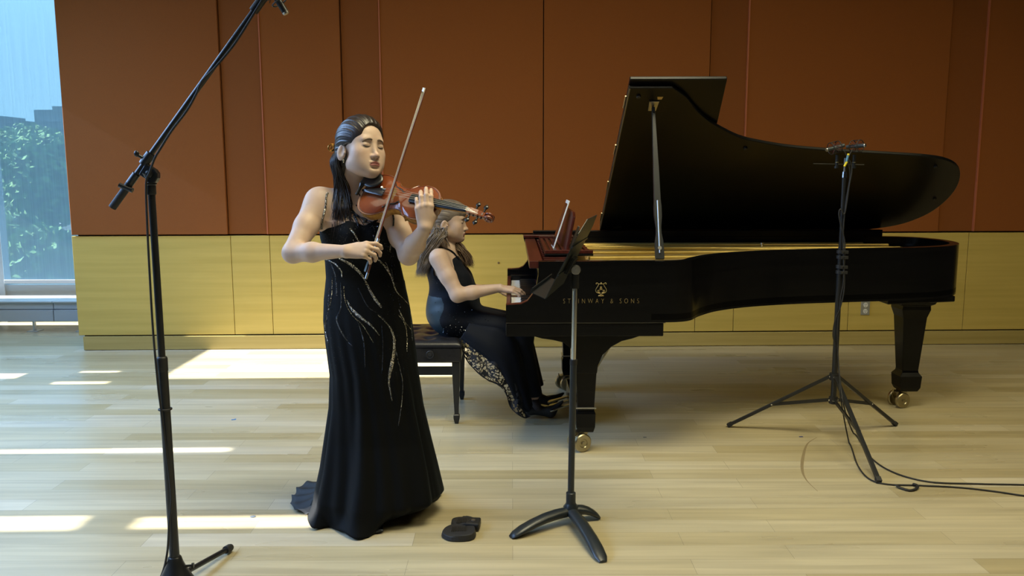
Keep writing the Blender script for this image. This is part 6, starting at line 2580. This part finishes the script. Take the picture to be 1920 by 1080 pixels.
# opaque drape of the skirt inside the lace
oc = spline([px(u, v, Y=y) for u, v, y in ((864, 634, 4.665), (886, 652, 4.64), (915, 674, 4.63), (938, 696, 4.625), (953, 722, 4.625), (965, 748, 4.63), (980, 768, 4.635), (992, 772, 4.65))], 8)
ic = spline([px(u, v, Y=4.69) for u, v in ((880, 606), (905, 610), (935, 615), (960, 630), (975, 660), (985, 700), (993, 735), (998, 758))], 8)
vs_ = []
nk_ = 9
for i in range(len(oc)):
    for k in range(nk_):
        f = k / (nk_ - 1)
        p = oc[i] * (1 - f) + ic[i] * f
        p.y += -.010 - .020 * math.sin(math.pi * f) + .005 * math.sin(9 * f + i * .12)
        vs_.append(p)
dr = MB().add(vs_, [(i * nk_ + k, i * nk_ + k + 1, (i + 1) * nk_ + k + 1, (i + 1) * nk_ + k) for i in range(len(oc) - 1) for k in range(nk_ - 1)]).build('skirt_drape', M['navy'], dress, smooth=180, recalc=False)
sm = dr.modifiers.new('thick', 'SOLIDIFY')
sm.thickness = .003

# shoes: pointed black pumps, right one nearer
for an, tip in ((anR, px(1052, 752, Y=4.76)), (anL, px(1056, 740, Y=4.96))):
    s_ = Vol()
    heel = np.array([an[0] - .025, an[1], .055])
    ball = np.array([an[0] + .10, an[1], .042])
    tp_ = np.array([max(tip.x, an[0] + .17), an[1] + .01, max(.030, tip.z)])
    s_.cap(heel, ball, .027, .030, .03)
    s_.cap(ball, tp_, .029, .007, .02)
    s_.cap(heel + (0, 0, -.005), heel + (0, 0, .02), .028, .026, .02)
    s_.ell(heel * .5 + ball * .5 + (0, 0, .035), (.055, .022, .022), None, .008, '-')
    s_.cap(heel + (-.012, 0, -.01), [heel[0] - .016, heel[1], .008], .014, .006, .01)
    a_, b_2 = surface(s_.p, heel - .15, heel + .40, .003)
    a_[:, 2] = np.maximum(a_[:, 2], .001)
    parent_keep(mesh_from('shoe', a_, b_2, M['black_matte'], None), pn)
    MB().tube([tuple(np.array(an) * .8 + heel * .2), tuple(heel * .6 + ball * .4 + (0, 0, .01)), tuple(heel * .25 + ball * .75)], [.032, .030, .024], 12).build('stocking', mat('dark_stocking', (.035, .025, .025), .7), pn, smooth=180)

# hair
GV = Vol()


def G(x, y, z):
    return h2 + HR2 @ (np.array([x, y, z]) * .98)


GV.ell(G(0, -.022, .036), np.array((.084, .100, .090)) * .98, HR2, .02)
GV.ell(G(0, .020, .060), np.array((.070, .082, .058)) * .98, HR2, .02)
GV.ell(G(0, -.055, -.03), np.array((.068, .060, .085)) * .98, HR2, .03)
GV.ell(G(0, .100, -.044), np.array((.082, .066, .070)) * .98, HR2, .006, '-')
GV.ell(G(-.078, .032, -.040), np.array((.044, .046, .050)) * .98, HR2, .006, '-')
GV.ell(G(.078, .032, -.040), np.array((.044, .046, .050)) * .98, HR2, .006, '-')
Gv, Gf = surface(GV.p, h2 - .18, h2 + .18, .0028)
q = (Gv - h2) @ HR2
nrm = q / np.linalg.norm(q, axis=1)[:, None]
cutd = np.min(np.stack([prim_d(p, Gv) for p in GV.p if p[6] == '-'], 1), 1)
wav = (np.sin(np.arctan2(q[:, 0], q[:, 2] + .05) * 40 + q[:, 1] * 40) * .0011 + np.sin(np.arctan2(q[:, 0], q[:, 2] + .05) * 88 + q[:, 1] * 20) * .0006) * np.clip((cutd - .002) / .012, 0, 1) * np.clip((vol_d(PB.p[n_head2:], Gv) - .003) / .006, 0, 1)
Gv = Gv + (nrm * wav[:, None]) @ HR2.T
hair2 = mesh_from('hair', Gv, Gf, M['hair_grey'], None)
parent_keep(hair2, body2)
rr = random.Random(5)
gl = MB()
for i in range(520):
    f = rr.random()
    side = rr.choice((-1, -1, -1, 1))
    p0 = Vector(G(side * (.030 + .040 * rr.random()), -.088 + .045 * f, -.045 + .10 * rr.random()))
    p1 = Vector(G(side * (.055 + .022 * rr.random()), -.092 + .040 * f, -.06))
    yb = (4.80 if side < 0 else 4.98) + rr.uniform(-.05, .05)
    g = rr.random()
    ph = rr.choice((0, 1.2, 2.4)) + rr.uniform(-.3, .3)
    ctl = [(812 + 24 * g, 434), (803 + 26 * g, 450), (796 + 24 * g, 466), (789 + 22 * g, 482), (783 + 22 * g, 497), (779 + 20 * g, 508 + 14 * rr.random())]
    pts_ = [p0, p1]
    for k, (u, v) in enumerate(ctl):
        v += rr.uniform(-7, 7) if k == 0 else 0
        pts_.append(px(u + 3.0 * math.sin(ph + k * 1.5) + rr.uniform(-1, 1), v, Y=yb + .008 * math.sin(ph + k * 1.9)))
    hair_lock(gl, pts_, .0030, .0012, 5)
gl.build('hair_lengths', M['hair_grey'], hair2, smooth=180, recalc=False)
M['hair_brown'] = noisy('light_brown_hair', (.07, .04, .022), (.20, .13, .08), (40, 40, 6), 1.0, .45, 4, .3)
gl = MB()
for i in range(260):
    f = rr.random()
    p0 = G(.055 + .02 * rr.random(), -.02 - .03 * f, -.02)
    p1 = G(.050, -.005, -.090)
    yb = 4.88 + rr.uniform(-.05, .06)
    g = rr.random()
    m1_ = px(852 + 18 * g, 464 + rr.uniform(-5, 5), Y=yb)
    m2_ = px(864 + 17 * g + rr.uniform(-4, 4), 482 + rr.uniform(-5, 5), Y=yb - .01)
    e_ = px(870 + 18 * g + rr.uniform(-3, 6), 494 + 10 * rr.random(), Y=yb - .02)
    hair_lock(gl, [p0, p1, m1_, m2_, e_], .0030, .0010, 5)
for i in range(90):
    p0 = G(-.060 - .01 * rr.random(), -.045 - .03 * rr.random(), -.02)
    yb = 4.775 + rr.uniform(-.02, .02)
    g = rr.random()
    m1_ = px(822 + 16 * g, 447, Y=yb)
    e_ = px(830 + 14 * g + rr.uniform(-3, 3), 462 + 8 * rr.random(), Y=yb - .01)
    hair_lock(gl, [p0, px(822 + 8 * g, 436, Y=4.79), m1_, e_], .0030, .0010, 5)
gl.build('hair_front_lengths', M['hair_brown'], hair2, smooth=180, recalc=False, label='browner hair falling over the chest')
eg = Vector(G(-.082, -.004, -.060))
MB().tube([eg, eg + Vector((0, -.002, -.030))], [.0008, .0022], 6).build('earring', M['brass'], body2, smooth=180)
